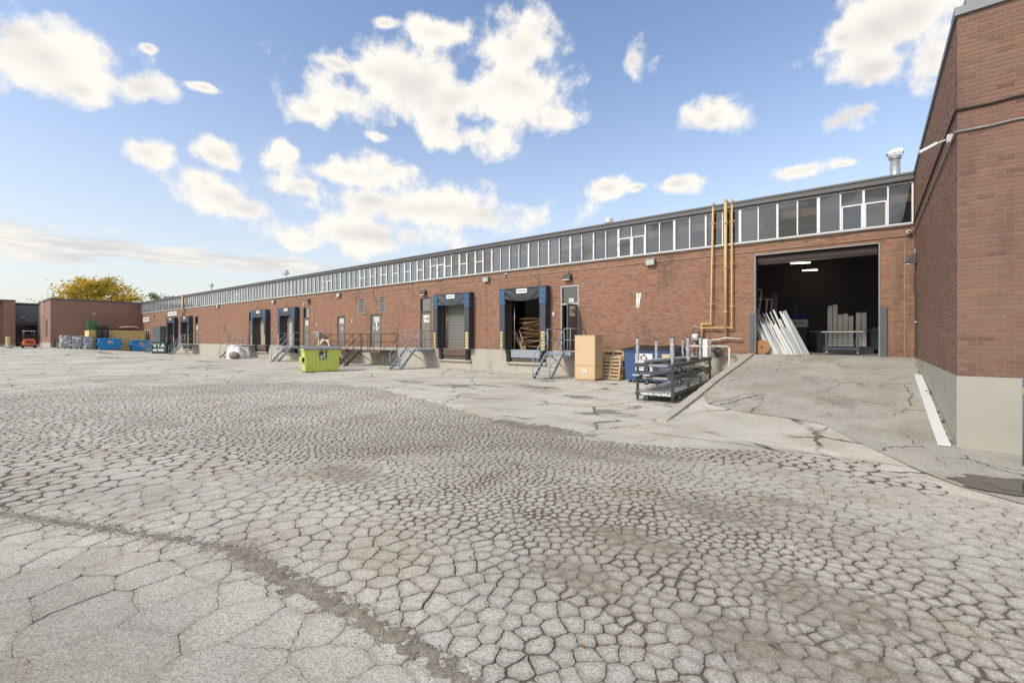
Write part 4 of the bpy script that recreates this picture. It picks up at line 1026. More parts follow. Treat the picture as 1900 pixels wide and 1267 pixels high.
# roof ladder on the wing's front
lad = thing('roof_ladder', 'pale caged roof ladder fixed to the front of the end wing', 'ladder', (-83, YWN, 0))
mb = MB(); 
for s in (-86.2, -85.5): mb.tube([(s, YWN - .25, 2.2), (s, YWN - .25, 7.4)], .022, 6)
mb.build('rail', CAMW, lad, True)
for k in range(12):
    m2 = MB(); z = 2.4 + k * .42; m2.tube([(-86.2, YWN - .25, z), (-85.5, YWN - .25, z)], .022, 5); m2.build('rung', CAMW, lad, True)

# ------------------------------------------------------------------ dock shelters
def dock_shelter(xr, label, seed, parts_low=False, style=0):
    rnd = random.Random(seed); t = thing('dock_shelter', label, 'dock shelter', (xr - 1.42, YW, ZB), 0, 'dock shelters along the warehouse wall')
    L, Rr = -1.43, 1.42; D_ = -.42; top = 3.08; pw = .34
    for s, (a, b) in ((-1, (L, L + pw)), (1, (Rr - pw, Rr))):
        mb = MB(); mb.box(a, b, D_ + .02, -.02, 0, top - .02, 0); mb.box(a, b, D_, D_ + .018, 0, top - .03, 1)
        p = mb.build('side_pad', [FABRIC, FABRIC_F], t, bevel=.02)
        mb = MB(); n = 6
        for k in range(n): mb.box(a + .06 if s < 0 else a + .08, (a + .2) if s < 0 else b - .04, D_ - .012, D_ - .001, .02 + k * .155, .02 + k * .155 + .12)
        mb.build('warning_stripe', YELLOW, p)
        mb = MB(); N = 6
        mb.grid(lambda u, v: (a - .015 + (b - a + .03) * u, D_ - .015 - .012 * math.sin(v * 19 + seed) * math.sin(u * 3.1), 2.28 + (top - 2.30) * v), 4, 14)
        mb.grid(lambda u, v: (b + .015 if s > 0 else a - .015, D_ - .015 + .14 * u, 2.28 + (top - 2.30) * v), 2, 6)
        mb.grid(lambda u, v: (a - .015 if s > 0 else b + .015, D_ - .015 + .10 * u, 2.28 + (top - 2.30) * v), 2, 6)
        mb.build('corner_patch', DBLUE if style < 2 else FABRIC_F, p)
    # slack header curtain and the top board
    mb = MB(); mb.box(L - .02, Rr + .02, D_ + .0, -.02, top - .015, top + .03); mb.build('top_board', FABRIC_F, t)
    def hd(u, v):
        x = L + pw + (Rr - L - 2 * pw) * u; sag = .62 - (.16 * (2 * u - 1) ** 2 if style == 0 else .05 * (2 * u - 1) ** 2)
        fold = .035 * math.sin(9 * (abs(u - .5) * 2.2 + v * .9)) * (abs(2 * u - 1) ** 1.2) + .02 * math.sin(u * 23 + seed) * v
        return (x, D_ + .03 + fold * (1 if v > .05 else .3) - .02 * math.sin(v * 3.1), top - .02 - sag * v)
    mb = MB(); mb.grid(hd, 28, 10); mb.grid(lambda u, v: (hd(u, v)[0], hd(u, v)[1] + .02, hd(u, v)[2]), 28, 10)
    h = mb.build('header_curtain', FABRIC_F if style else FABRIC, t)
    mb = MB(); mb.box(-.33, .33, D_ - .012, D_ - .002, top - .26, top - .04, 0); blank_print(mb, 0, top - .15, .54, 1, D_ - .0125, .14, 1); mb.build('name_plate', [SIGNW, INKG], h)
    for s in (-1, 1):
        mb = MB(); mb.box(-.12, .12, -.2, -.03, -.62, -.03); o = mb.build('bumper', BLACKRUB, t, bevel=.015); o.location.x = s * 1.05
    mb = MB(); mb.box(-.90, .90, -.14, -.03, -.40, -.02, 0); mb.box(-.90, .90, -.08, -.024, -.58, -.41, 1); mb.build('leveller_plate', [STEEL if style == 0 else pbr('leveller_brown', (.13, .085, .07), .7, var=.4), FRAMEDK], t, bevel=.008)
    mb = MB(); mb.box(-1.25, 1.25, -.16, -.026, -.72, -.62); mb.build('concrete_ledge', CONC, t, bevel=.01)
    return t
dock_shelter(DOCKS[0], 'dark dock shelter around the open bay heaped with cardboard', 1, style=0)
dock_shelter(DOCKS[1], 'dark dock shelter framing the closed grey roll-up door', 2, style=1)
dock_shelter(DOCKS[2], 'dock shelter beside the glazed door, right of the middle pair', 3, style=1)
dock_shelter(DOCKS[3], 'dock shelter behind the white bag, left of the middle pair', 4, style=1)
dock_shelter(DOCKS[4], 'far dock shelter right of the sign board, next to a stair landing', 5, style=2)
dock_shelter(DOCKS[5], 'farthest dock shelter, under the pale sign board', 6, style=2)

# ------------------------------------------------------------------ steel stairs
def stairs(label, x0, x1, l0, l1, mat, zl=1.12, yb=16.1, yt=17.3, hr=1.05, n=6):
    t = thing('steel_stairs', label, 'stairs', ((x0 + x1) / 2, yb, 0), 0, 'steel stairs to the warehouse doors')
    g = lambda mb, nm: mb.build(nm, mat, t, True)
    for x in (x0, x1):
        mb = MB(); mb.hexa([(x - .018, yb - .04, 0), (x + .018, yb - .04, 0), (x + .018, yb + .2, 0), (x - .018, yb + .2, 0)], [(x - .018, yt - .16, zl), (x + .018, yt - .16, zl), (x + .018, yt + .0, zl), (x - .018, yt + .0, zl)]); g(mb, 'stringer')
        mb = MB(); r = .02
        mb.tube([(x, yb + .02, 0), (x, yb + .02, .92)], r, 8); mb.tube([(x, yt - .01, zl), (x, yt - .01, zl + hr)], r, 8)
        mb.tube([(x, yb + .02, .90), (x, yt - .01, zl + hr - .01)], r, 8); mb.tube([(x, yb + .02, .47), (x, yt - .01, zl + hr * .55)], r * .8, 8)
        g(mb, 'handrail')
    for k in range(n):
        z = zl * (k + .6) / n * .97; y = yb + .03 + (yt - yb - .12) * (k + .5) / n
        mb = MB(); mb.box(x0 + .02, x1 - .02, y - .10, y + .12, z, z + .03); g(mb, 'tread')
    mb = MB(); mb.box(l0, l1, yt + .003, YW - .03, zl - .02, zl); mb.box(l0, l1, yt - .02, yt + .0, zl - .14, zl + .02); mb.box(l0, l0 + .05, yt + .003, YW - .03, zl - .14, zl - .021); mb.box(l1 - .05, l1, yt + .003, YW - .03, zl - .14, zl - .021)
    mb.hexa([(l0 + .02, YW - .1, zl - .7), (l0 + .06, YW - .1, zl - .7), (l0 + .06, YW - .04, zl - .7), (l0 + .02, YW - .04, zl - .7)], [(l0 + .02, yt + .2, zl - .14), (l0 + .06, yt + .2, zl - .14), (l0 + .06, yt + .3, zl - .14), (l0 + .02, yt + .3, zl - .14)])
    mb.hexa([(l1 - .06, YW - .1, zl - .7), (l1 - .02, YW - .1, zl - .7), (l1 - .02, YW - .04, zl - .7), (l1 - .06, YW - .04, zl - .7)], [(l1 - .06, yt + .2, zl - .14), (l1 - .02, yt + .2, zl - .14), (l1 - .02, yt + .3, zl - .14), (l1 - .06, yt + .3, zl - .14)])
    g(mb, 'landing')
    r = .019; mb = MB()
    for zz in (hr, hr * .52): mb.tube([(l0 + .02, yt, zl + zz), (l0 + .02, YW - .07, zl + zz)], r, 6)
    mb.tube([(l0 + .02, yt, zl), (l0 + .02, yt, zl + hr)], r, 6); mb.tube([(l0 + .02, YW - .07, zl), (l0 + .02, YW - .07, zl + hr)], r, 6); g(mb, 'guard_rail'); mb = MB()
    for zz in (hr, hr * .52):
        mb.tube(([(x1, yt, zl + zz)] if l1 - x1 > .25 else []) + [(l1 - .02, yt, zl + zz), (l1 - .02, YW - .07, zl + zz)], r, 6)
    mb.tube([(l1 - .02, YW - .07, zl), (l1 - .02, YW - .07, zl + hr)], r, 6)
    k = max(1, round((l1 - x1) / .75))
    for i in range(1, k + 1): xx = x1 + (l1 - .02 - x1) * i / k; mb.tube([(xx, yt, zl), (xx, yt, zl + hr)], r, 6)
    g(mb, 'guard_rail')
    return t
stairs('grey steel stairs to the open door marked 1180, beside the plywood crate', -11.48, -10.62, -11.55, -10.30, STEEL)
stairs('grey steel stairs to the closed door marked 1186', -21.42, -20.55, -21.5, -20.4, STEEL)
stairs('brown steel stairs with a railed landing under the right-hand louvre vent', -26.85, -25.98, -26.9, -23.9, BROWNST, .98)
stairs('brown steel stairs partly hidden behind the lime green dumpster', -30.45, -29.55, -30.5, -27.8, BROWNST, .98)
stairs('grey steel stairs to the glazed door right of the middle dock pair', -35.9, -34.95, -38.2, -34.85, STEEL)
stairs('grey steel stairs beside the white bag, left of the middle docks', -46.0, -44.95, -46.1, -44.4, STEEL)
stairs('grey steel stairs just right of the dark green bin', -60.0, -59.1, -61.0, -58.9, STEEL)
stairs('farthest grey steel stairs, between the blue bin and the dark green bin', -69.2, -68.2, -70, -68.1, STEEL)

# ------------------------------------------------------------------ wall lamps, cameras, conduits
def wall_lamp(x, z, label, kind=0, yaw=0, loc=None):
    t = thing('wall_lamp', label, 'wall lamp', loc or (x, YW - .009, z), yaw, 'lamps on the warehouse wall')
    if kind == 0:
        mb = MB(); mb.box(-.2, .2, -.17, -.001, -.12, .14); mb.build('housing', LAMPG, t, bevel=.03)
        mb = MB(); mb.hexa([(-.17, -.18, -.13), (.17, -.18, -.13), (.17, -.06, -.15), (-.17, -.06, -.15)], [(-.17, -.185, .08), (.17, -.185, .08), (.17, -.171, .08), (-.17, -.171, .08)]); mb.build('lens', LAMPL, t)
    elif kind == 1:
        mb = MB(); mb.hexa([(-.22, -.26, -.1), (.22, -.26, -.1), (.22, -.001, -.16), (-.22, -.001, -.16)], [(-.2, -.12, .14), (.2, -.12, .14), (.2, -.001, .14), (-.2, -.001, .14)]); mb.build('housing', LAMPB, t, bevel=.02)
        mb = MB(); mb.box(-.17, .17, -.24, -.04, -.158, -.12); mb.build('lens', SIGNW, t)
        mb = MB(); mb.tube([(0, -.03, .12), (0, -.03, .3)], .02, 6); mb.build('conduit_stub', GREYP, t)
    else:
        mb = MB(); mb.box(-.07, .07, -.06, -.001, -.09, .09); mb.build('back_plate', LAMPB, t)
        mb = MB(); mb.lathe([(.04, 0), (.09, -.05), (.11, -.15), (.10, -.2)], (0, -.13, .08), 'Z', 12); mb.tube([(0, -.03, .06), (0, -.13, .1)], .02, 6); mb.build('shade', LAMPG, t)
    return t
wall_lamp(-53.2, 5.06, 'small wall lamp left of the middle dock pair', 0)
wall_lamp(-40.8, 4.93, 'wall lamp above the gap between the middle docks', 0)
wall_lamp(-34.97, 4.70, 'dark hooded wall lamp over the glazed door right of the middle docks', 1)
wall_lamp(-30.57, 4.92, 'grey wall lamp left of the louvre vents', 0)
wall_lamp(-21.3, 4.50, 'dark hooded wall lamp over the door marked 1186', 1)
wall_lamp(-16.26, 4.91, 'greenish wall lamp between the two nearest dock shelters', 0)
wall_lamp(-11.2, 4.62, 'dark hooded wall lamp over the open door marked 1180', 1)
wall_lamp(-7.19, 4.91, 'grey wall lamp above the white strip, right of the open door', 0)
wall_lamp(-75.0, 4.7, 'small wall lamp left of the farthest dock shelter', 2)
wall_lamp(-63.2, 5.0, 'small wall lamp between the two farthest dock shelters', 2)
wall_lamp(0, 0, 'blue-grey wall lamp in the corner right of the drive-in door', 1, R(-90), (XR - .009, 17.75, 4.05))
wall_lamp(0, 0, 'pale oval wall lamp on the end wing above the yellow container', 0, R(90), (XW_ + .001, 13.6, 5.0))
def dome_cam(loc, label, ax=(0, -1)):
    t = thing('security_camera', label, 'security camera', loc)
    mb = MB(); mb.lathe([(.07, 0), (.07, -.03)], (0, 0, 0), 'Y', 12); mb.build('mount', CAMW, t)
    mb = MB(); mb.lathe([(.02, -.03), (.06, -.06), (.065, -.13), (.045, -.17)], (0, 0, -.02), 'Y', 12); mb.build('body', CAMW, t)
    mb = MB(); mb.lathe([(.035, -.171), (.02, -.18)], (0, 0, -.02), 'Y', 10); mb.build('lens', BLACKRUB, t)
dome_cam((.93, YW - .009, 5.0), 'white security camera in the corner above the drive-in door')
dome_cam((-14.95, YW - .009, 5.07), 'small white security camera beside the greenish wall lamp')
dome_cam((-12.0 - 18.9, YW - .009, 4.75), 'small white security camera left of the louvre vents')
mb = MB(); mb.tube([(XL + 8, YW - .022, 4.95), (-30, YW - .022, 4.93), (-7.5, YW - .022, 4.92), (XR - .03, YW - .022, 4.89)], .017, 6); tag(mb.build('conduit', CONDUIT), 'thin brown conduit running along the wall below the windows', 'conduit')
mb = MB(); pts = []
for k in range(150):
    x = XL + 40 + (XR - XL - 40.1) * k / 149; pts.append((x, YW - .02, 5.17 - .035 * abs(math.sin(x * 1.3)) - .01 * math.sin(x * 5)))
mb.tube(pts, .007, 5); tag(mb.build('cable', CABLE), 'sagging black cable clipped under the window sill', 'cable')
for nm, lab, z, mt, r in (('conduit', 'grey metal conduit turning the corner of the tall right-hand block', 4.92, GREYP, .016), ('cable', 'black cable turning the corner of the tall right-hand block', 5.25, CABLE, .018)):
    pts = [(XE, YF - .025, z + (.0 if r < .017 else .02))] + [(XR + 1.6 - .25 * k, YF - .028, z + .01 * math.sin(k * 2.1)) for k in range(6)] + [(XR - .028, YF - .028, z), (XR - .028, YF + .3, z + .0), (XR - .026, 14, z + .02), (XR - .026, YW - .1, z - (.0 if r < .017 else -.02))]
    mb = MB(); mb.tube(pts, r, 6, mi=0)
    tag(mb.build(nm, [mt if r < .017 else CABLE]), lab, nm)
fl = thing('floodlight', 'white arm-mounted floodlight near the corner of the tall block', 'floodlight', (XR - .01, 10.25, 4.98)); fl.scale = (.8, .8, .8)
mb = MB(); mb.box(-.09, 0, -.07, .07, -.08, .08); mb.build('junction_box', CAMW, fl, bevel=.01)
mb = MB(); mb.tube([(-.09, 0, 0), (-.17, -.02, -.03), (-.22, -.03, -.05)], .022, 8); mb.build('arm', CAMW, fl)
mb = MB(); mb.M = Matrix.Translation((-.36, -.05, -.11)) @ Matrix.Rotation(R(-25), 4, 'Y'); mb.hexa([(-.17, -.06, -.03), (.14, -.05, -.03), (.14, .05, -.03), (-.17, .06, -.03)], [(-.17, -.05, .03), (.14, -.035, .03), (.14, .035, .03), (-.17, .05, .03)]); mb.build('lamp_head', CAMW, fl, bevel=.01)
mb = MB(); mb.M = Matrix.Translation((-.36, -.05, -.11)) @ Matrix.Rotation(R(-25), 4, 'Y'); mb.box(-.15, .1, -.04, .04, -.036, -.0305); mb.build('lens', LAMPL, fl)
for (x, z0_, z1_, lab) in ((-16.3, 1.2, 4.75, 'dark spotted vertical joint in the brick below the greenish lamp'), (-34.1, 1.2, 4.6, 'dark vertical drip line in the brick right of the glazed door'), (-53.3, 1.2, 4.9, 'vertical joint in the brick below the lamp left of the middle docks')):
    mb = MB(); n = int((z1_ - z0_) / .2)
    for k in range(n): mb.box(x - .02, x + .02, YW - .012, YW - .005, z0_ + .2 * k, z0_ + .2 * k + (.12 if x > -20 else .198))
    mb.build('wall_joint', pbr('dark_joint', (.10, .07, .06), .9), wh, True)
for (x, z, lab) in ((-28.95, 2.95, 'small white alarm sounder left of the first louvre vent'), (-33.75, 2.75, 'small white wall box between the glazed door and the brown stairs'), (-35.75, 4.45, 'small white alarm box above the glazed door by the middle docks'), (-12.0, 2.9, 'small pale wall box between the open dock and the open door')):
    mb = MB(); mb.box(x - .07, x + .07, YW - .07, YW - .007, z - .1, z + .1); mb.lathe([(.05, -.075), (.03, -.10)], (x, YW, z), 'Y', 10); tag(mb.build('alarm_box', CAMW), lab, 'alarm box')
mb = MB(); mb.tube([(-24.55, 18.0, 0), (-24.55, 18.0, 1.2)], .05, 8); tag(mb.build('steel_post', GREYP), 'short steel post between the brown stairs and the 1186 stairs', 'post')
mb = MB(); mb.tube([(-26.45, YW - .02, 5.2), (-26.5, YW - .02, 4.8), (-26.4, YW - .02, 4.5), (-26.1, YW - .02, 4.2), (-25.9, YW - .02, 4.1)], .014, 6); tag(mb.build('cable', CABLE), 'short black cable dropping from the sill to the right louvre vent', 'cable')
# two white strips on the wall
t = thing('white_strips', 'two narrow white strips stuck on the bare brick wall in a V', 'strip', (-7.76, YW, 3))
for (a, b) in (((-7.81, 3.05), (-7.79, 3.66)), ((-7.77, 3.02), (-7.66, 3.65))):
    mb = MB(); mb.bar((a[0], YW - .02, a[1]), (b[0], YW - .02, b[1]), .085, .016, (0, 1, 0)); mb.build('strip', SIGNW, t, True)

# ------------------------------------------------------------------ gas pipes and meters
def pipe(label, pts, r, mat):
    t = thing('gas_pipe', label, 'gas pipe', pts[-1])
    mb = MB(); mb.tube(pts, r, 10); mb.build('pipe', mat, t, True)
    for (a, b) in zip(pts, pts[1:]):
        A = Vector(a); B = Vector(b)
        if (B - A).length > 1:
            n = max(1, int((B - A).length / 1.4))
            for k in range(n):
                m2 = MB(); p = A + (B - A) * ((k + .5) / n); d = (B - A).normalized(); m2.tube([p - d * .025, p + d * .025], r * 1.35, 10); m2.bar(p + Vector((-.09, .05, 0)), p + Vector((.09, .05, 0)), .02); m2.build('clamp', mat, t, True)
    for q in pts[1:-1]:
        m3 = MB(); A = Vector(q); m3.lathe([(0.01, -r * 1.4), (r * 1.2, -r * .8), (r * 1.3, 0), (r * 1.2, r * .8), (.01, r * 1.4)], q, 'Z', 10); m3.build('elbow', mat, t, True)
PY = YW - .16
pipe('yellow gas pipe, leftmost of three, cranked to the left near the meter', [(-4.72, YW + .4, 6.87), (-4.72, PY, 6.87), (-4.80, PY, 2.30), (-5.13, PY, 2.30), (-5.13, PY, 1.62)], .032, GASY)
pipe('thick straight yellow gas pipe, middle of three risers', [(-4.28, YW + .4, 6.90), (-4.28, PY, 6.90), (-4.28, PY, 1.90)], .05, GASY)
pipe('thin yellow gas pipe, right riser turning left along the wall', [(-4.06, YW + .4, 6.88), (-4.06, PY, 6.88), (-4.06, PY, 2.14), (-5.22, PY, 2.14)], .03, GASY)
pipe('pale horizontal pipe low on the wall behind the meters', [(-3.72, PY, 1.72), (-4.28, PY, 1.76), (-4.5, PY, 1.70), (-5.05, PY, 1.66)], .032, PIPEW)
gm = thing('gas_meter', 'grey gas meter beside the cranked yellow pipe', 'gas meter', (-5.33, 18.32, 1.3))
mb = MB(); mb.box(-.14, .14, -.10, .10, .34, .62); mb.build('meter_body', GREYP, gm, bevel=.04)
mb = MB(); mb.box(-.09, .07, -.115, -.101, .46, .57); mb.build('dial', SIGNW, gm)
mb = MB(); mb.tube([(-.1, 0, .62), (-.1, 0, .86), (0, 0, .9), (.1, 0, .86), (.1, 0, .62)], .03, 8); mb.tube([(-.04, 0, .34), (-.04, 0, -.2)], .035, 8); mb.build('meter_pipe', GREYP, gm)
rg = thing('gas_regulator', 'dark round gas regulator hanging from the pale rail', 'gas regulator', (-4.5, 18.28, 1.1))
mb = MB(); mb.lathe([(.02, -.2), (.10, -.16), (.16, -.02), (.19, .02), (.19, .06), (.13, .10), (.06, .2)], (0, 0, .12), 'Z', 14); mb.build('diaphragm_case', pbr('regulator_grey', (.13, .14, .145), .4, .4), rg)
mb = MB(); mb.tube([(-.28, 0, .2), (.28, 0, .2)], .045, 10); mb.tube([(0, 0, .2), (0, 0, .34)], .04, 10); mb.build('valve_body', GREYP, rg)
rl = thing('meter_guard_rail', 'pale painted pipe rail in front of the gas meters', 'guard rail', (-4.85, 18.1, 0))
mb = MB(); mb.tube([(-5.6, 18.15, 1.44), (-4.08, 18.15, 1.44)], .048, 10); mb.build('top_rail', PIPEW, rl, True)
for x in (-5.6, -4.08):
    mb = MB(); mb.tube([(x, 18.15, 0), (x, 18.15, 1.42)], .035, 8); mb.build('post', PIPEW, rl, True)
# second meter set behind the lime dumpster
g2m = thing('gas_meter', 'grey gas meter and looped pipework behind the lime green dumpster', 'gas meter', (-32.6, 18.1, 1.0))
mb = MB(); mb.box(-.25, .25, -.15, .15, .75, 1.25); mb.build('meter_body', GREYP, g2m, bevel=.06)
mb = MB(); mb.tube([(0, 0, .75), (0, 0, .1), (-.5, 0, .05)], .06, 8); mb.tube([(.3, 0, 0), (.35, 0, .45), (.6, 0, .6), (1.3, 0, .55), (1.5, 0, .2), (1.4, 0, 0)], .09, 10); mb.tube([(-.8, 0, 1.2), (.4, 0, 1.2)], .03, 6); mb.build('meter_pipe', PIPEW, g2m)

# ------------------------------------------------------------------ dumpsters
def caster(mb, x, y, r=.07):
    mb.lathe([(r * .5, -.025), (r, -.02), (r, .02), (r * .5, .025)], (x, y, r), 'Y', 12)
def dumpster(label, loc, rz, W_, D_, H_, body, lidm, slope=.12, ribs=False, casters=True, group=None, logo=None, lid_over=True):
    """front faces -Y in local space"""
    t = thing('dumpster', label, 'dumpster', loc, rz, group)
    zb = .14 if casters else .03; w = W_ / 2; d = D_ / 2; ins = .05
    mb = MB()
    lo = [(-w + ins, -d + slope, zb), (w - ins, -d + slope, zb), (w - ins, d - .05, zb), (-w + ins, d - .05, zb)]
    hi = [(-w, -d, H_ - .08), (w, -d, H_ - .08), (w, d, H_), (-w, d, H_)]
    mb.add(lo + hi, [(0, 3, 2, 1), (0, 1, 5, 4), (1, 2, 6, 5), (2, 3, 7, 6), (3, 0, 4, 7)])
    if ribs:
        for k in range(9):
            x = -w + .14 + (W_ - .28) * k / 8; mb.hexa([(x - .035, -d + slope * .86 - .02, zb + .1), (x + .035, -d + slope * .86 - .02, zb + .1), (x + .035, -d + slope * .86 + .03, zb + .1), (x - .035, -d + slope * .86 + .03, zb + .1)], [(x - .035, -d - .005, H_ - .16), (x + .035, -d - .005, H_ - .16), (x + .035, -d + .04, H_ - .16), (x - .035, -d + .04, H_ - .16)])
    b = mb.build('body', body, t, bevel=.012)
    mb = MB(); mb.box(-w - .03, w + .03, -d - .03, -d + .03, H_ - .14, H_ - .06); mb.box(-w - .03, -w + .02, -d + .031, d, H_ - .13, H_ - .03); mb.box(w - .02, w + .03, -d + .031, d, H_ - .13, H_ - .03); mb.build('rim', body, t, bevel=.008)
    mb = MB(); mb.box(-w + ins - .01, w - ins + .01, -d + slope - .02, d - .05, zb - .05, zb - .001); mb.build('skid', BLACKRUB if not casters else body, t)
    for s in (-1, 1):
        x = s * (w + .03); mb = MB(); a, c_ = (x - .07, x + .07)
        mb.box(a, c_, -d + .12, d - .15, H_ * .42, H_ * .44, 0); mb.box(a, c_, -d + .12, d - .15, H_ * .60, H_ * .62, 0); mb.box(a if s < 0 else c_ - .015, a + .015 if s < 0 else c_, -d + .12, d - .15, H_ * .4401, H_ * .5999, 0)
        mb.box(min(s * (w - .01), x), max(s * (w - .01), x), -d + .135, d - .16, H_ * .445, H_ * .595, 1); mb.build('fork_pocket', [body, BLACKRUB], t)
    for s in (-1, 1):
        a, c_ = (-w - .04, -.006) if s < 0 else (.006, w + .04)
        mb = MB(); mb.grid(lambda u, v: (a + (c_ - a) * u, -d - .06 + (D_ + .06) * v, H_ - .045 + .13 * v + .02 * math.sin(u * 3.14) + .008 * math.sin(u * 9 + v * 5)), 8, 6)
        mb.grid(lambda u, v: (a + (c_ - a) * u, -d - .06, H_ - .045 - .05 * v + .02 * math.sin(u * 3.14)), 8, 1)
        mb.build('lid', lidm, t)
    if casters:
        for sx in (-1, 1):
            for sy in (-1, 1):
                mb = MB(); caster(mb, sx * (w - .2), sy * (d - .22)); mb.box(sx * (w - .2) - .03, sx * (w - .2) + .03, sy * (d - .22) - .03, sy * (d - .22) + .03, .08, zb - .04); mb.build('caster', BLACKRUB, t)
    if logo: logo(b, w, d, H_, slope, zb)
    return t
def facepos(d, H_, slope, zb, z): k = (z - zb) / (H_ - .08 - zb); return -d + slope * (1 - k)
def logo_lime(b, w, d, H_, slope, zb):
    mb = MB(); zc = H_ * .68; hh = .19; hw = .18
    up = Vector((0, facepos(d, H_, slope, zb, zc + .1) - facepos(d, H_, slope, zb, zc), .1)).normalized()
    o = Vector((0.02, facepos(d, H_, slope, zb, zc) - .045, zc)); r = Vector((1, 0, 0))
    P = lambda x, z, k=0: tuple(o + r * x + up * z + Vector((0, -k, 0)))
    mb.add([P(-hw, -hh), P(hw, -hh), P(hw, hh), P(-hw, hh)], [(0, 1, 2, 3)], mi=0)
    add_text(mb, 'G', .21, P(-.09, -.09, .003), r, up, 1, .01); add_text(mb, 'F', .15, P(.015, -.02, .003), r, up, 1, .008); add_text(mb, 'L', .21, P(.10, -.09, .003), r, up, 1, .01)
    star = []
    for k in range(10):
        a = math.pi / 2 + k * math.pi / 5; q = .085 if k % 2 == 0 else .035; star.append(P(.08 + q * math.cos(a), .09 + q * math.sin(a), .004))
    mb.add(star, [tuple(range(10))], mi=1); mb.add([P(.07, -.0, .004), P(.09, -.0, .004), P(.09, .06, .004), P(.07, .06, .004)], [(0, 1, 2, 3)], mi=1)
    mb.add([P(-.16, .03, .004), P(-.05, .03, .004), P(-.05, .05, .004), P(-.16, .05, .004)], [(0, 1, 2, 3)], mi=2)
    mb.build('logo_panel', [pbr('logo_dark', (.055, .06, .06), .5), WHITEINK, INKG], b)
    m2 = MB()
    for (x, wd, h) in ((-.1, .10, .16), (.16, .05, .2), (.24, .03, .1)): m2.add([(x, -d - .033, H_ - .15 - h), (x + wd * .6, -d - .033, H_ - .15 - h * .7), (x + wd, -d - .033, H_ - .062), (x - wd * .2, -d - .033, H_ - .062)], [(0, 1, 2, 3)])
    m2.build('rust_streak', pbr('rust', (.19, .075, .025), .85, var=.5), b)
fd = Vector((.55, 1.66)).normalized()
GF = dumpster('lime green front-load dumpster with a dark logo panel and rust under the lid', (-22.43 - .95 * .55, 12.65 + .31 * .55, 0), math.atan2(fd.y, fd.x), 1.75, 1.15, 1.24, LIME, LIDGREY, .05, True, False, None, logo_lime)
def logo_blue(n):
    def f(b, w, d, H_, slope, zb):
        mb = MB(); y = facepos(d, H_, slope, zb, H_ * .7) - .05
        for k in range(3): mb.box(-.22 + .04 * k, .12, y - .004, y, H_ * .62 + k * .075, H_ * .62 + k * .075 + .05, 1)
        mb.hexa([(.02, y - .008, H_ * .60), (.08, y - .008, H_ * .60), (.08, y - .005, H_ * .60), (.02, y - .005, H_ * .60)], [(.2, y - .008, H_ * .80), (.27, y - .008, H_ * .80), (.27, y - .005, H_ * .80), (.2, y - .005, H_ * .80)], 2)
        mb.box(-.24, .24, y - .003, y - .001, H_ * .60, H_ * .82, 0)
        if n: blank_print(mb, 0, H_ * .5, .85, 1, y - .0, .12, 0)
        mb.build('logo_panel', [SIGNW, pbr('logo_red', (.55, .05, .05), .5), pbr('logo_navy', (.03, .05, .2), .5)], b)
    return f
BL = 'bright blue dumpsters by the yellow container'
for (yc, w_, lab, n) in ((14.05, 2.1, 'bright blue dumpster under the black crates, left of two', 0), (17.15, 1.95, 'bright blue dumpster at the right end of the yellow container', 1)):
    dumpster(lab, (-75.4, yc, gz(-75.4, yc) + .02), R(90), w_, 1.3, 1.38, BLUEB, pbr('blue_lid', (.02, .17, .42), .5), .08, False, True, BL, logo_blue(n))
def logo_navy(b, w, d, H_, slope, zb):
    mb = MB(); zc = .82; y = facepos(d, H_, slope, zb, zc) - .05; x = -.16
    mb.box(x - .34, x + .34, y - .004, y, zc - .33, zc + .33, 0)
    for a in range(4):
        mb.M = Matrix.Translation((x, y - .006, zc + .16)) @ Matrix.Rotation(R(45 + 90 * a), 4, 'Y'); mb.box(.035, .12, -.002, .001, .06, .105, 1); mb.box(.075, .12, -.0025, .0015, -.02, .06, 1)
    mb.M = Matrix.Identity(4)
    blank_print(mb, x, zc - .06, .6, 3, y - .004, .09, 2)
    mb.build('notice', [SIGNW, INK, INKG], b)
    mb = MB(); mb.box(.55, .92, y - .004, y, zc - .02, zc + .33); mb.build('patch_board', PLY, b)
dumpster('navy blue dumpster with a white notice, behind the stacked carts', (-6.75, 17.75, 0), 0, 2.0, 1.3, 1.36, NAVY, pbr('black_lid', (.022, .022, .025), .5, var=.3), .10, False, True, None, logo_navy)
# dark green bin with white letters
t = thing('green_bin', 'dark green steel bin painted with large white letters and digits', 'bin', (-63.4, 16.45, 0), math.atan2(.98, 1.26))
mb = MB(); mb.box(-.85, .85, -.55, .55, .04, 1.28); b = mb.build('body', DKGREEN, t, bevel=.02)
mb = MB(); mb.box(-.88, .88, -.58, .58, 1.281, 1.34); mb.build('rim', DKGREEN, t)
mb = MB(); add_text(mb, 'V I A', .50, (0, -.555, .92), (1, 0, 0), (0, 0, 1), 0, .02, 0, 1.35); add_text(mb, '665 0505', .33, (-.05, -.555, .42), (1, 0, 0), (0, 0, 1), 0, .018, 0, 1.25); mb.build('lettering', WHITEINK, b)
mb = MB(); mb.box(-.7, .7, -.5, .5, 1.3, 1.32); mb.build('lid', BLACKRUB, t)

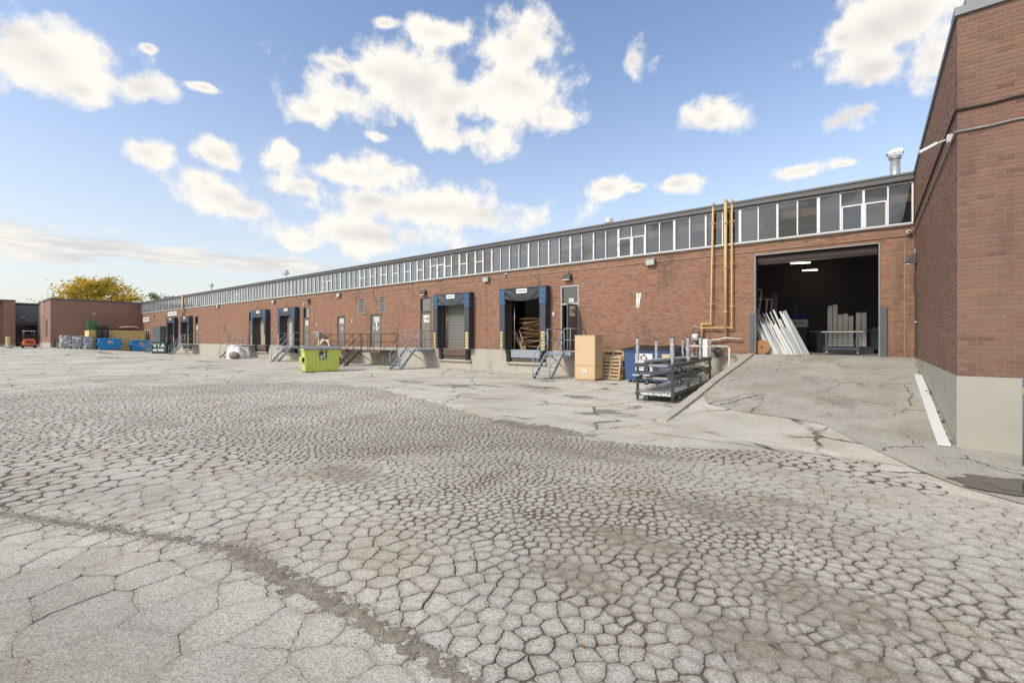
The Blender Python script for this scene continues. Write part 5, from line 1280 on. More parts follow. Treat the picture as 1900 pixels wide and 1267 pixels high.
# ------------------------------------------------------------------ yellow container and what is around it
t = thing('container', 'open-topped yellow corrugated container in front of the end wing', 'container', (-78.6, 15.3, gz(-78, 15)))
cz = gz(-78, 15)
mb = MB(); y0, y1 = 12.45, 18.2; n = 24; pr = []
for k in range(n):
    a = y0 + .08 + (y1 - y0 - .16) * k / n; p = (y1 - y0 - .16) / n
    pr += [(-77.42, a), (-77.42, a + p * .38), (-77.53, a + p * .5), (-77.53, a + p * .88)]
vv = [(x, y, .15 + cz) for x, y in pr] + [(x, y, 2.42 + cz) for x, y in pr]; m_ = len(pr)
mb.add(vv, [(i, i + 1, m_ + i + 1, m_ + i) for i in range(m_ - 1)]); mb.build('side_panel', CONTY, t, True)
mb = MB(); mb.box(-77.5, -77.38, y0, y1, .0 + cz, .15 + cz); mb.box(-77.5, -77.38, y0, y1, 2.42 + cz, 2.54 + cz); mb.box(-77.5, -77.38, y0, y0 + .1, .151 + cz, 2.419 + cz); mb.box(-77.5, -77.38, y1 - .1, y1, .151 + cz, 2.419 + cz)
mb.box(-79.8, -79.7, y0, y1, cz, 2.54 + cz); mb.box(-79.69, -77.51, y0, y0 + .08, cz, 2.5 + cz); mb.box(-79.69, -77.51, y1 - .08, y1, cz, 2.5 + cz); mb.box(-79.69, -77.51, y0 + .09, y1 - .09, cz + .1, cz + .2); mb.build('frame', CONTY, t, True)
rnd = random.Random(21)
for k in range(26):
    L = rnd.uniform(1.2, 2.6); yc = rnd.uniform(14.6, 17.2); z = cz + 2.5 + .018 * k + .02; yaw = rnd.uniform(-.2, .2)
    mb = MB(); mb.box(-.07, .07, -L / 2, L / 2, -.02, .02); o = mb.build('timber', WOOD if k % 3 == 0 else WOODD); o.location = (-77.9 - rnd.uniform(0, 1.2), yc, z); o.rotation_euler = (rnd.uniform(-.05, .05), rnd.uniform(-.3, .3), yaw)
    tag(o, 'rough timber plank heaped on top of the yellow container', 'plank', 'planks heaped on the yellow container')
for k in range(3):
    mb = MB(); a = 2.0 - k * .4; z = cz + 2.98 + k * .06; mb.box(-.6, .6, -a / 2, a / 2, -.02, .02); o = mb.build('board', PLY); o.location = (-78.2, 16.6 + .1 * k, z); o.rotation_euler = (0, .06, .02 * k)
    tag(o, ('large', 'medium', 'topmost')[k] + ' pale board lying over the planks on the container', 'board')
ORD = ['first', 'second', 'third', 'fourth', 'fifth', 'sixth', 'seventh', 'eighth', 'ninth', 'tenth', 'eleventh', 'twelfth', 'thirteenth', 'fourteenth', 'fifteenth', 'sixteenth', 'seventeenth', 'eighteenth', 'nineteenth']
def crate_stack(label, loc, n, sx, sy, h, mat, name, grp):
    for k in range(n):
        t = thing(name, ('bottom' if k == 0 else 'topmost' if k == n - 1 else ORD[k] + ' lowest') + ' plastic crate of the ' + label, 'crate', (loc[0], loc[1], loc[2] + k * h), random.uniform(-.03, .03), grp)
        mb = MB(); w = .03
        for s in (-1, 1):
            mb.box(s * sx / 2 - w / 2, s * sx / 2 + w / 2, -sy / 2, sy / 2, .0, h * .16); mb.box(s * sx / 2 - w / 2, s * sx / 2 + w / 2, -sy / 2, sy / 2, h * .74, h * .95)
            mb.box(-sx / 2 + w, sx / 2 - w, s * sy / 2 - w, s * sy / 2, .0, h * .16); mb.box(-sx / 2 + w, sx / 2 - w, s * sy / 2 - w, s * sy / 2, h * .74, h * .95)
        mb.box(-sx / 2 + w, sx / 2 - w, -sy / 2 + w, sy / 2 - w, 0, .03); mb.build('tray', mat, t)
        m2 = MB()
        for s in (-1, 1):
            for q in range(5):
                y = -sy / 2 + .03 + (sy - .1) * q / 4; m2.box(s * sx / 2 - w / 2, s * sx / 2 + w / 2, y, y + .05, h * .161, h * .739)
            for q in range(6):
                x = -sx / 2 + .05 + (sx - .14) * q / 5; m2.box(x, x + .05, s * sy / 2 - w, s * sy / 2, h * .161, h * .739)
        m2.build('side_bars', mat, t)
for yy, sd_ in ((13.35, 'left'), (13.95, 'right')): crate_stack(sd_ + ' black stack in front of the yellow container', (-76.75, yy, gz(-76.7, 14) + .02), 7, .6, .56, .37, BLACKCR, 'plastic_crate', 'black plastic crates stacked by the container')
crate_stack('green stack on the left end of the container', (-78.2, 12.9, cz + 2.55), 3, .9, .8, .40, MIDGREEN, 'plastic_crate', 'green plastic crates on the container')
crate_stack('low dark stack on the container beside the green crates', (-78.3, 13.9, cz + 2.55), 2, .9, 1.0, .32, BLACKCR, 'plastic_crate', 'dark crates on the container')
t = thing('steel_cabinet', 'grey steel cabinet standing against the wall left of the farthest dock', 'cabinet', (-70.6, 18.1, 0))
mb = MB(); mb.box(-1.5, 1.5, -.45, .45, .85, 2.1); mb.build('lower_case', pbr('cabinet_grey', (.13, .145, .15), .5, .2, var=.15), t, bevel=.02)
mb = MB(); mb.box(-1.5, 1.5, -.45, .45, 2.12, 3.25); mb.build('upper_case', pbr('cabinet_grey', (.13, .145, .15)), t, bevel=.02)
mb = MB(); mb.box(-1.3, 1.3, -.4, .4, 0, .85); mb.build('stand', FRAMEDK, t)
mb = MB(); mb.box(-73.3, -72.3, 18.45, 18.57, 1.6, 2.6, 0); blank_print(mb, -72.8, 2.35, .8, 3, 18.449, .25, 1); tag(mb.build('notice_board', [SIGNW, INKG]), 'white notice board on the wall beside the grey cabinet', 'notice')
# wrapped bundles on pallets
def pallet(parent, x, y, z, lx=1.0, ly=1.2):
    mb = MB()
    for k in range(3): yy = -ly / 2 + (ly - .1) * k / 2; mb.box(x - lx / 2, x + lx / 2, y + yy, y + yy + .1, z + .02, z + .11)
    for k in range(6): xx = -lx / 2 + (lx - .12) * k / 5; mb.box(x + xx, x + xx + .12, y - ly / 2, y + ly / 2, z + .111, z + .13)
    return mb.build('pallet', WOODD, parent)
def wrapmat2():
    m, T, b = mat_base('wrapped_goods'); co = T.new('ShaderNodeNewGeometry').outputs['Position']
    n = T.vor(T.vmath('ADD', T.vmath('MULTIPLY', co, (2, 2, 5)), T.vmath('MULTIPLY', T.noise(co, 3, 3, .6, 0, True), (.8, .8, .8))), 1.6, 'F1', 'Color')
    s = T.new('ShaderNodeSeparateColor'); T.l.new(n, s.inputs[0]); cr = T.new('ShaderNodeValToRGB'); T.l.new(s.outputs[0], cr.inputs[0])
    for e, (p, c) in zip([cr.color_ramp.elements[0], cr.color_ramp.elements[1], cr.color_ramp.elements.new(.3), cr.color_ramp.elements.new(.55), cr.color_ramp.elements.new(.75)], [(0, (.16, .15, .12)), (1, (.56, .56, .56)), (.3, (.42, .41, .38)), (.55, (.22, .28, .38)), (.75, (.36, .35, .30))]): e.position = p; e.color = (*c, 1)
    w_ = T.noise(T.vmath('MULTIPLY', co, (3, 3, 9)), 3, 5, .7); c = T.mix(T.map(w_, .5, .7, 0, .7), cr.outputs[0], (.62, .62, .62))
    T.put(b.inputs['Base Color'], c); b.inputs['Roughness'].default_value = .3; return m
WR2 = wrapmat2()
for k in range(3):
    yc = 10.2 + k * .98; zz = gz(-76.5, yc)
    t = thing('wrapped_pallet', ('left', 'middle', 'right')[k] + ' bundle of plastic-wrapped goods on the row of pallets by the end wing', 'wrapped pallet', (-76.4, yc, zz), 0, 'plastic-wrapped bundles on pallets')
    pallet(t, 0, 0, 0)
    mb = MB()
    def fw(u, v, k=k):
        a = u * 2 * math.pi; cx_, sy_ = math.cos(a), math.sin(a); e = .25
        x = .52 * math.copysign(abs(cx_) ** e, cx_); y = .49 * math.copysign(abs(sy_) ** e, sy_); z = .14 + 1.42 * v
        bul = 1 + .05 * mnoise.noise(Vector((x * 3, y * 3 + k * 9, z * 5))); return (x * bul, y * bul, z)
    mb.grid(fw, 36, 14); mb.add([fw(u / 36, 1) for u in range(36)], [tuple(range(36))]); mb.build('wrapped_load', WR2, t)
# low post by the wing corner
mb = MB(); mb.tube([(-80.6, 9.75, gz(-80, 9.7)), (-80.6, 9.75, gz(-80, 9.7) + 1.15)], .12, 10); tag(mb.build('bollard', pbr('brown_post', (.09, .06, .05), .7)), 'short dark brown post at the corner of the end wing', 'bollard')
# yellow concrete barrier post
t = thing('barrier_post', 'yellow painted concrete post on a wide foot, far left of the yard', 'bollard', (-80, 5.8, gz(-80, 5.8)))
mb = MB(); mb.lathe([(.42, 0), (.42, .16), (.26, .24)], (0, 0, 0), 'Z', 14); mb.build('foot', KERB, t)
mb = MB(); mb.lathe([(.2, .22), (.2, 1.28), (.12, 1.34)], (0, 0, 0), 'Z', 14); mb.build('post', pbr('faded_yellow', (.55, .45, .22), .7, var=.3), t)

# ------------------------------------------------------------------ forklift (seen from behind)
t = thing('forklift', 'orange forklift truck seen from behind at the far left', 'forklift', (-80, 7.5, gz(-80, 7.5)), R(90))
mb = MB(); 
mb.hexa([(-.52, -.85, .28), (.52, -.85, .28), (.55, .75, .22), (-.55, .75, .22)], [(-.50, -.78, .88), (.50, -.78, .88), (.52, .75, .72), (-.52, .75, .72)]); mb.hexa([(-.5, -.78, .8801), (.5, -.78, .8801), (.5, .0, .8801), (-.5, .0, .8801)], [(-.42, -.68, 1.08), (.42, -.68, 1.08), (.44, -.08, 1.08), (-.44, -.08, 1.08)]); mb.build('body', ORANGE, t, bevel=.06)
mb = MB(); mb.box(-.3, .3, -.868, -.80, .62, .76); mb.build('counterweight_slot', BLACKRUB, t)
mb = MB(); mb.box(-.56, .56, -.8, .7, .18, .30); mb.build('chassis', STUFFBK, t)
for (x, y) in ((-.5, -.5), (.5, -.5), (-.52, .55), (.52, .55)):
    mb = MB(); mb.lathe([(.12, -.1), (.25, -.09), (.25, .09), (.12, .1)], (x, y, .25), 'X', 16, 0); w_ = mb.build('wheel', BLACKRUB, t)
    m2 = MB(); m2.lathe([(.05, -.105), (.13, -.103), (.13, .103), (.05, .105)], (x, y, .25), 'X', 12); m2.build('rim', ORANGE, w_)
for sx in (-.45, .45):
    mb = MB(); mb.tube([(sx, -.72, 1.0), (sx, -.6, 1.98)], .035, 6); mb.build('guard_post', STUFFBK, t); mb = MB(); mb.tube([(sx, .6, .7), (sx, .42, 1.98)], .035, 6); mb.build('guard_post', STUFFBK, t)
mb = MB(); mb.box(-.52, .52, -.66, .48, 1.98, 2.05); mb.build('overhead_guard', CAMW, t, bevel=.02)
mb = MB(); mb.box(-.25, .25, -.35, .1, 1.081, 1.2); mb.box(-.25, .25, -.45, -.33, 1.2, 1.6); mb.build('seat', BLACKRUB, t, bevel=.04)
mb = MB(); mb.lathe([(.15, 0), (.17, .01), (.15, .02)], (0, .3, 1.25), 'Z', 14); mb.tube([(0, .3, 1.25), (0, .45, .8)], .025, 6); mb.build('steering_wheel', BLACKRUB, t)
for sx in (-.33, .33):
    mb = MB(); mb.box(sx - .05, sx + .05, .82, .95, .15, 2.0); mb.build('mast_rail', STUFFBK, t)
    mb = MB(); mb.box(sx - .06, sx + .06, .98, 2.0, .1, .15); mb.build('fork', STUFFBK, t)
mb = MB(); mb.box(-.42, .42, .955, .975, .5, .95); mb.build('load_backrest', STUFFBK, t)
# white bag and sack
t = thing('tarp_bundle', 'heap of white tarpaulin beside the middle steel stairs', 'tarp bundle', (-43.6, 16.7, 0))
mb = MB()
def tp(u, v):
    a = u * 2 * math.pi; r = math.sin(v * math.pi / 2) ; base = Vector((math.cos(a) * 1.25 * r, math.sin(a) * .75 * r, 1.05 * math.cos(v * math.pi / 2) ** .8))
    n = mnoise.noise(base * 2.3 + Vector((3, 1, 0))); return tuple(base * (1 + .22 * n) + Vector((-.35 * base.z, 0, .0)))
mb.grid(tp, 40, 16); mb.build('tarp', BAGW, t)
mb = MB(); 
def sk(u, v):
    a = u * 2 * math.pi; p = math.pi * v; b_ = Vector((math.cos(a) * math.sin(p) * .5, math.sin(a) * math.sin(p) * .4, .30 + .32 * math.cos(p))); return tuple(b_ * (1 + .12 * mnoise.noise(b_ * 4)) + Vector((0, 0, .0)))
mb.grid(sk, 20, 10); o = mb.build('sack', BAGB); o.location = (-42.5, 16.0, 0); tag(o, 'brown sack slumped in front of the white tarpaulin heap', 'sack')

# ------------------------------------------------------------------ plywood crate, pallets
t = thing('plywood_crate', 'tall plywood crate with a paper label beside the grey stairs', 'crate', (-9.33, 17.14, 0))
for (a, b, c, d, nm) in ((-.47, .47, -.345, -.33, 'front_panel'), (-.47, .47, .33, .345, 'back_panel')):
    mb = MB(); mb.box(a, b, c, d, .06, .62); mb.box(a, b, c, d, .625, 1.85); mb.build(nm, PLY, t, bevel=.003)
for s in (-1, 1):
    mb = MB(); x = s * .462; mb.box(x - .008, x + .008, -.329, .329, .06, .62); mb.box(x - .008, x + .008, -.329, .329, .625, 1.85); mb.build('side_panel', PLY, t, bevel=.003)
mb = MB(); mb.box(-.48, .48, -.355, .355, 1.851, 1.875); mb.build('lid', PLY, t, bevel=.003)
mb = MB(); mb.box(-.475, .475, -.352, -.3455, .60, .64); mb.box(-.475, .475, -.352, -.3455, .02, .10); mb.box(.4705, .478, -.345, .345, .60, .64); mb.box(-.475, -.44, -.349, -.3455, .105, .595); mb.box(.44, .475, -.349, -.3455, .105, .595); mb.build('batten', WOOD, t)
mb = MB(); mb.box(-.12, .08, -.3535, -.3505, .28, .45, 0); blank_print(mb, -.02, .40, .14, 3, -.3536, .05, 1); mb.build('label_sheet', [SIGNW, INKG], t)
def make_pallet(label, loc, rot, n=7, mat=WOOD, lx=1.0, ly=1.2):
    t = thing('pallet', label, 'pallet', loc, 0, 'pallets leaning between the crate and the navy dumpster'); t.rotation_euler = rot
    for k in range(3):
        mb = MB(); yy = -lx / 2 + (lx - .09) * k / 2; mb.box(yy, yy + .09, 0, ly, -.05, .04); mb.build('stringer', mat, t, bevel=.003)
    for k in range(n):
        y = (ly - .1) * k / (n - 1); mb = MB(); mb.box(-lx / 2, lx / 2, y, y + .09, .041, .06); mb.build('slat', mat, t)
    for k in range(3):
        y = (ly - .1) * k / 2; mb = MB(); mb.box(-lx / 2, lx / 2, y, y + .09, -.07, -.051); mb.build('slat', mat, t)
make_pallet('pale wooden pallet leaning in front, right beside the plywood crate', (-8.62, 17.62, .02), (R(74), 0, R(3)), 7, WOOD, .9, 1.0)
make_pallet('wooden pallet with upright slats leaning on the wall behind another', (-8.72, 18.05, .03), (R(80), R(0), R(-2)), 7, WOOD, 1.0, 1.22)
make_pallet('rearmost wooden pallet standing against the concrete base', (-8.95, 18.32, .02), (R(86), R(0), R(1)), 6, WOODD, 1.0, 1.3)

# ------------------------------------------------------------------ stack of three profile carts
ang = math.atan2(.083, .9966)
def cart(label, z0, letters, deck, legs_up, kind):
    L, Wd = 5.5, 1.06
    t = thing('profile_cart', label, 'cart', (-4.16, 12.37, z0), ang, 'stacked steel profile carts')
    # local: x from -Wd (left) to 0 (right), y 0 (front) to L
    mb = MB()
    for x in (-Wd, -.06): mb.box(x, x + .06, .051, L - .051, .16, .24)
    for y in (0, L - .05): mb.box(-Wd, 0, y, y + .05, .15, .25)
    for k in range(1, 5): y = L * k / 5; mb.box(-Wd + .061, -.061, y - .025, y + .025, .165, .235)
    mb.build('frame', CARTDK, t, bevel=.004)
    if deck:
        mb = MB(); mb.box(-Wd + .02, -.02, .03, L - .03, .252, .262); mb.build('deck_sheet', SHEET, t)
    xs = (-Wd + .05, -.05)
    for y in (.06, L * .35, L * .68, L - .06):
        for x in xs:
            mb = MB(); mb.box(x - .03, x + .03, y - .03, y + .03, .02 if y in (.06,) or y > L - .1 else .25, .15 if y in (.06,) or y > L - .1 else .251); 
            mb.box(x - .03, x + .03, y - .03, y + .03, .251, .251 + legs_up); mb.box(x - .045, x + .045, y - .045, y + .045, .29, .31); mb.build('post', CARTDK, t)
            if kind == 2:
                m2 = MB(); hh = random.uniform(.60, .72); m2.grid(lambda u, v: (x + (.047 + .012 * mnoise.noise(Vector((u * 5, v * 9, x * 7 + y)))) * math.cos(u * 6.2832), y + (.047 + .012 * mnoise.noise(Vector((u * 5, v * 9, x * 7 + y + 4)))) * math.sin(u * 6.2832), .262 + hh * v), 10, 10); m2.build('wrap', WRAP, t)
                m3 = MB(); m3.box(x - .032, x + .032, y - .032, y + .032, .252 + legs_up, .262 + hh + .04); m3.build('post_cap', CARTDK, t)
    for (x, y) in ((-Wd + .28, .16), (.0, .62), (-Wd + .25, L - .3), (-.12, L - .3)):
        mb = MB(); mb.lathe([(.03, -.022), (.08, -.02), (.08, .02), (.03, .022)], (x, y, .08), 'Y', 16, 0); w_ = mb.build('caster', BLACKRUB, t)
        m2 = MB(); m2.lathe([(.012, -.026), (.046, -.025), (.046, .025), (.012, .026)], (x, y, .08), 'Y', 12); m2.box(x - .02, x + .02, y - .03, y - .024, .07, .16); m2.box(x - .02, x + .02, y + .024, y + .03, .07, .16); m2.box(x - .03, x + .03, y - .03, y + .03, .1605, .1645); m2.build('fork', GREYP, w_)
    mb = MB()
    for (txt, sz, x, z, wid) in letters: add_text(mb, txt, sz, (x, -.004, z), (1, 0, 0), (0, 0, 1), 0, .006, 0, wid)
    mb.build('lettering', WHITEINK if kind == 0 else pbr('worn_ink', (.34, .35, .35), .6, var=.5, fine=60), t)
    return t
cart('bottom cart of the stack, flat sheet deck and white lettering on its front', 0.0, [('VISION PROFILE', .085, -.50, .20, .84)], True, .22, 0)
cart('middle cart of the stack, carrying two long grey bars', .44, [('VISION DOMINION', .07, -.52, .20, .70)], False, .13, 1)
cart('top cart of the stack, its posts wrapped in clear film', .79, [('DOMINION', .08, -.42, .20, .50)], False, .10, 2)
def bar_thing(label, p0, p1, w_, h_, mat, grp=None):
    mb = MB(); mb.bar(p0, p1, w_, h_); o = mb.build('profile_bar', mat, None, bevel=.004); return tag(o, label, 'profile bar', grp)
c_, s_ = math.cos(ang), math.sin(ang)
def cl(x, y, z): return (-4.16 + x * c_ - y * s_, 12.37 + x * s_ + y * c_, z)
bar_thing('wide grey aluminium bar on the middle cart, left of two', cl(-.98, -.22, .722), cl(-.62, 5.2, .722), .20, .035, ALUM)
bar_thing('wide grey aluminium bar on the middle cart, right of two', cl(-.70, -.16, .722), cl(-.30, 5.2, .722), .20, .035, ALUM)
bar_thing('pale film-wrapped bar lying across the top cart', cl(-.92, .0, 1.09), cl(-.35, 4.6, 1.09), .24, .07, pbr('film_wrapped', (.52, .54, .55), .3, var=.3, vs_=6))
bar_thing('pale upright board behind the wrapped posts of the top cart', cl(-.2, 5.35, 1.05), cl(-.2, 5.35, 1.72), .17, .02, SIGNW)

# ------------------------------------------------------------------ white plank on the ramp, bollard, puddle
mb = MB(); A = Vector((.90, 9.72, rampz(9.72) + .035)); B = Vector((.955, 15.6, rampz(15.6) + .035)); N = 12
mb.add([tuple(A.lerp(B, i / N) * 1.0 + Vector((sx * .075, 0, rampz(A.y + (B.y - A.y) * i / N) - A.lerp(B, i / N).z + .03 + dz))) for i in range(N + 1) for (sx, dz) in ((-1, 0), (1, 0), (1, .022), (-1, .022))],
       [(i * 4 + k, i * 4 + (k + 1) % 4, i * 4 + 4 + (k + 1) % 4, i * 4 + 4 + k) for i in range(N) for k in range(4)] + [(3, 2, 1, 0), (N * 4, N * 4 + 1, N * 4 + 2, N * 4 + 3)])
tag(mb.build('white_plank', pbr('plank_white', (.76, .76, .75), .45, var=.08, dirt=(.42, .40, .36), dirt_amt=.0, dirt_sc=6)), 'long white plank lying on the ramp along the concrete wall', 'plank')
t = thing('bollard', 'blue-grey steel bollard with a yellow band at the right edge', 'bollard', (1.715, 9.12, .02))
mb = MB(); mb.tube([(0, 0, -.1), (0, 0, 1.16)], .10, 16); mb.lathe([(.10, 1.16), (.08, 1.20), (.02, 1.22)], (0, 0, 0), 'Z', 16); mb.build('post', POSTB, t)
mb = MB(); mb.lathe([(.103, .97), (.103, 1.06)], (0, 0, 0), 'Z', 16); mb.build('band', YELLOW, t)
def build_puddle():
    mb = MB(); ring = []; dmp = []
    for k in range(80):
        a = 2 * math.pi * k / 80; n = 1 + .3 * mnoise.noise(Vector((math.cos(a) * 2, math.sin(a) * 2, 0))) + .12 * mnoise.noise(Vector((math.cos(a) * 6, math.sin(a) * 6, 3)))
        ring.append((1.62 + .52 * n * math.cos(a), 7.72 + .30 * n * math.sin(a), rampz(7.72 + .30 * n * math.sin(a)) * .0 + .030))
        n2 = 1.3 + .4 * mnoise.noise(Vector((math.cos(a) * 2.5, math.sin(a) * 2.5, 5))) + .15 * mnoise.noise(Vector((math.cos(a) * 8, math.sin(a) * 8, 5))); dmp.append((1.58 + .56 * n2 * math.cos(a), 7.78 + .36 * n2 * math.sin(a), .0265))
    mb.add(dmp, [tuple(range(80))]); wet = pbr('wet_asphalt', (.13, .115, .10), .45, var=.5, fine=70, bump=.3)
    struct(mb.build('damp_patch', wet)); mb = MB(); mb.add(ring, [tuple(range(80))]); struct(mb.build('puddle', pbr('puddle_water', (.05, .045, .04), .03, var=.1)))
build_puddle()

# ------------------------------------------------------------------ inside the drive-in bay
rnd = random.Random(31)
FZ = ZB - .004
prof_me = {}
def prof(w_, L, mat):
    mb = MB(); mb.box(-w_ / 2, w_ / 2, -.03, .03, 0, L); mb.box(-w_ / 2 + .008, w_ / 2 - .008, -.036, -.0301, 0, L); return mb.mesh('profile_bar', mat)
for row, (yb, lean, n, x0, x1, l0, l1) in enumerate(((18.98, .08, 19, -2.95, -1.98, 1.0, 1.32), (19.28, .10, 19, -2.95, -1.72, 1.4, 1.78), (19.6, .10, 6, -3.2, -2.7, 1.9, 2.6))):
    for k in range(n):
        L = rnd.uniform(l0, l1); w_ = rnd.uniform(.036, .068); x = x0 + (x1 - x0) * k / (n - 1)
        m = PROF if (row < 2 and rnd.random() < .66) else PROFG
        o = bpy.data.objects.new('profile_bar', prof(w_, L, m)); COL.objects.link(o)
        o.location = (x, yb + rnd.uniform(-.04, .04), FZ + .002); o.rotation_euler = (-lean + rnd.uniform(-.02, .02), R(-25) + rnd.uniform(-.05, .05), rnd.uniform(-.1, .1))
        tag(o, ORD[k] + ' from the left ' + ('of the short white profiles leaning inside the wide doorway', 'of the longer second-row profiles inside the wide doorway', 'of the tall profiles at the left jamb of the doorway')[row], 'profile bar', ('short profiles leaning in the doorway', 'longer profiles leaning in the doorway', 'tall profiles leaning at the left jamb')[row])
t = thing('cable_reel', 'brown wooden cable reel standing inside the left door jamb', 'cable reel', (-3.12, 18.86, FZ))
for dx in (-.10, .12):
    mb = MB(); mb.lathe([(.02, -.012), (.26, -.012), (.26, .012), (.02, .012)], (0, dx, .262), 'Y', 28); mb.build('flange', REEL, t)
mb = MB(); mb.lathe([(.10, -.09), (.10, .11)], (0, 0, .262), 'Y', 16); mb.build('core', WOODD, t)
mb = MB(); mb.tube([(0, -.115, .262), (0, -.125, .262)], .03, 10); mb.build('hub', BLACKRUB, t)
t = thing('table_cart', 'dark blue wheeled table cart with a pale top inside the drive-in bay', 'cart', (-.82, 20.6, FZ))
mb = MB(); mb.box(-.62, .62, -.32, .32, .80, .83); mb.build('table_top', pbr('pale_top', (.55, .52, .42), .5), t, bevel=.004)
for sx in (-1, 1):
    for sy in (-1, 1):
        mb = MB(); mb.box(sx * .46 - .03, sx * .46 + .03, sy * .27 - .03, sy * .27 + .03, .10, .80); mb.build('leg', pbr('cart_blue', (.055, .085, .12), .5), t)
        mb = MB(); mb.lathe([(.02, -.02), (.05, -.018), (.05, .018), (.02, .02)], (sx * .46, sy * .27, .05), 'X', 12); mb.build('caster', GREYP, t)
mb = MB()
for z in (.17, .45, .36): 
    for sy in (-1, 1): mb.box(-.43, .43, sy * .27 - .015, sy * .27 + .015, z, z + (.07 if z < .2 else .025))
mb.box(-.43, .43, -.254, .254, .18, .20); mb.build('shelf_rail', pbr('cart_blue', (.055, .085, .12), .5), t)
for k in range(7):
    x = -1.28 + k * .17 + (.06 if k > 4 else 0); h = (1.62, 1.66, 1.25, 1.28, 1.18, 1.30, 1.3)[k]
    mb = MB(); mb.box(-.075, .075, -.02, .02, 0, h); o = mb.build('panel_board', PANELB); o.location = (x, 22.2 - .03 * k, FZ + .27); o.rotation_euler = (-.08, 0, 0)
    tag(o, ORD[k] + ' from the left of the pale upright boards behind the wheeled table cart', 'board', 'upright boards behind the table cart')
mb = MB(); mb.box(-1.5, .1, 22.0, 22.6, FZ, FZ + .265); tag(mb.build('low_platform', STUFFBK), 'low dark platform under the upright boards', 'platform')
t = thing('workbench', 'long grey workbench across the back of the drive-in bay', 'workbench', (-1.2, 25, FZ))
mb = MB(); mb.box(-2.2, 2.6, -.4, .4, .86, .92); mb.build('bench_top', pbr('bench_top', (.40, .40, .38), .5), t)
for (p, q) in ((-2.1, -1.9), (-.7, .4), (1.4, 2.5)): mb = MB(); mb.box(p, q, -.35, .35, 0, .855); mb.build('bench_cabinet', MACHG, t)
t = thing('machine', 'small machine with a blue hood and white panel in the drive-in bay', 'machine', (-2.55, 24.3, FZ))
mb = MB(); mb.box(-.35, .35, -.3, .3, 0, 1.05); mb.build('base', pbr('machine_navy', (.03, .035, .06), .5), t, bevel=.02)
mb = MB(); mb.box(-.36, .36, -.32, .3, 1.07, 1.42, 0); add_text(mb, 'Elumatec', .11, (.02, -.322, 1.24), (1, 0, 0), (0, 0, 1), 1, .004, .3, .5) if False else blank_print(mb, .05, 1.25, .45, 1, -.3205, .1, 1); mb.build('white_panel', [SIGNW, MACHB], t)
mb = MB(); mb.hexa([(-.36, -.32, 1.421), (.36, -.32, 1.421), (.36, .3, 1.421), (-.36, .3, 1.421)], [(-.25, -.2, 1.62), (.3, -.2, 1.62), (.3, .25, 1.62), (-.25, .25, 1.62)]); mb.build('hood', MACHB, t, bevel=.02)
mb = MB(); mb.box(-.2, .02, -.3205, -.301, .6, .95); mb.build('control_panel', SIGNW, t)
for (x, y, h, lab) in ((-3.46, 24, 2.62, 'pale column inside the left part of the drive-in bay'), (-3.05, 28, 2.3, 'pale column farther back in the drive-in bay')):
    mb = MB(); mb.box(-.11, .11, -.11, .11, 0, h) if y == 24 else mb.box(-.1, .1, -.1, .1, 1.2, h); mb.box(-.13, .13, -.13, .13, 0, .02); o = mb.build('column_guard', COLW); o.location = (x, y, FZ); tag(o, lab, 'column')
t = thing('metal_frame', 'tall pale metal frame leaning at the left of the drive-in bay', 'frame', (-3.6, 21.5, FZ))
mb = MB()
for (a, b) in (((-.25, 0, 0), (.02, 0, 2.6)), ((.02, 0, 2.6), (-.35, 0, 2.65)), ((.30, .2, 0), (.36, .2, 2.2)), ((.36, .2, 2.2), (-.2, .2, 2.25)), ((.1, .1, 0), (.2, .1, 2.2))): mb.bar(a, b, .05)
mb.build('frame_bars', pbr('frame_pale', (.42, .42, .38), .5), t)
for (x, y, z, L, lab) in ((-2.75, 26.8, 5.49, .85, 'nearer lit tube lamp hanging in the drive-in bay'), (-2.72, 31, 5.62, .75, 'farther lit tube lamp hanging in the drive-in bay')):
    t = thing('tube_lamp', lab, 'tube lamp', (x, y, z), R(20), 'lit tube lamps in the drive-in bay')
    mb = MB(); mb.box(-L / 2, L / 2, -.06, .06, .03, .09); mb.build('housing', CAMW, t)
    mb = MB(); mb.tube([(-L / 2, 0, 0), (L / 2, 0, 0)], .028, 8); mb.build('tube', LAMPON, t)
    mb = MB(); mb.tube([(-L / 3, 0, .09), (-L / 3, 0, .85)], .008, 5); mb.tube([(L / 3, 0, .09), (L / 3, 0, .85)], .008, 5); mb.build('hanger', CABLE, t)
t = thing('storage_shelf', 'grey storage shelf at the back right of the drive-in bay', 'shelf', (.6, 24.2, FZ))
mb = MB(); mb.box(-.6, .7, -.3, .3, .1, .95); mb.build('cabinet', MACHG, t)
mb = MB(); 
for k in range(7): mb.box(-.55 + k * .17, -.45 + k * .17, -.25, -.1, .951, 1.0 + .05 * (k % 3))
mb.build('small_parts', SIGNW, t)
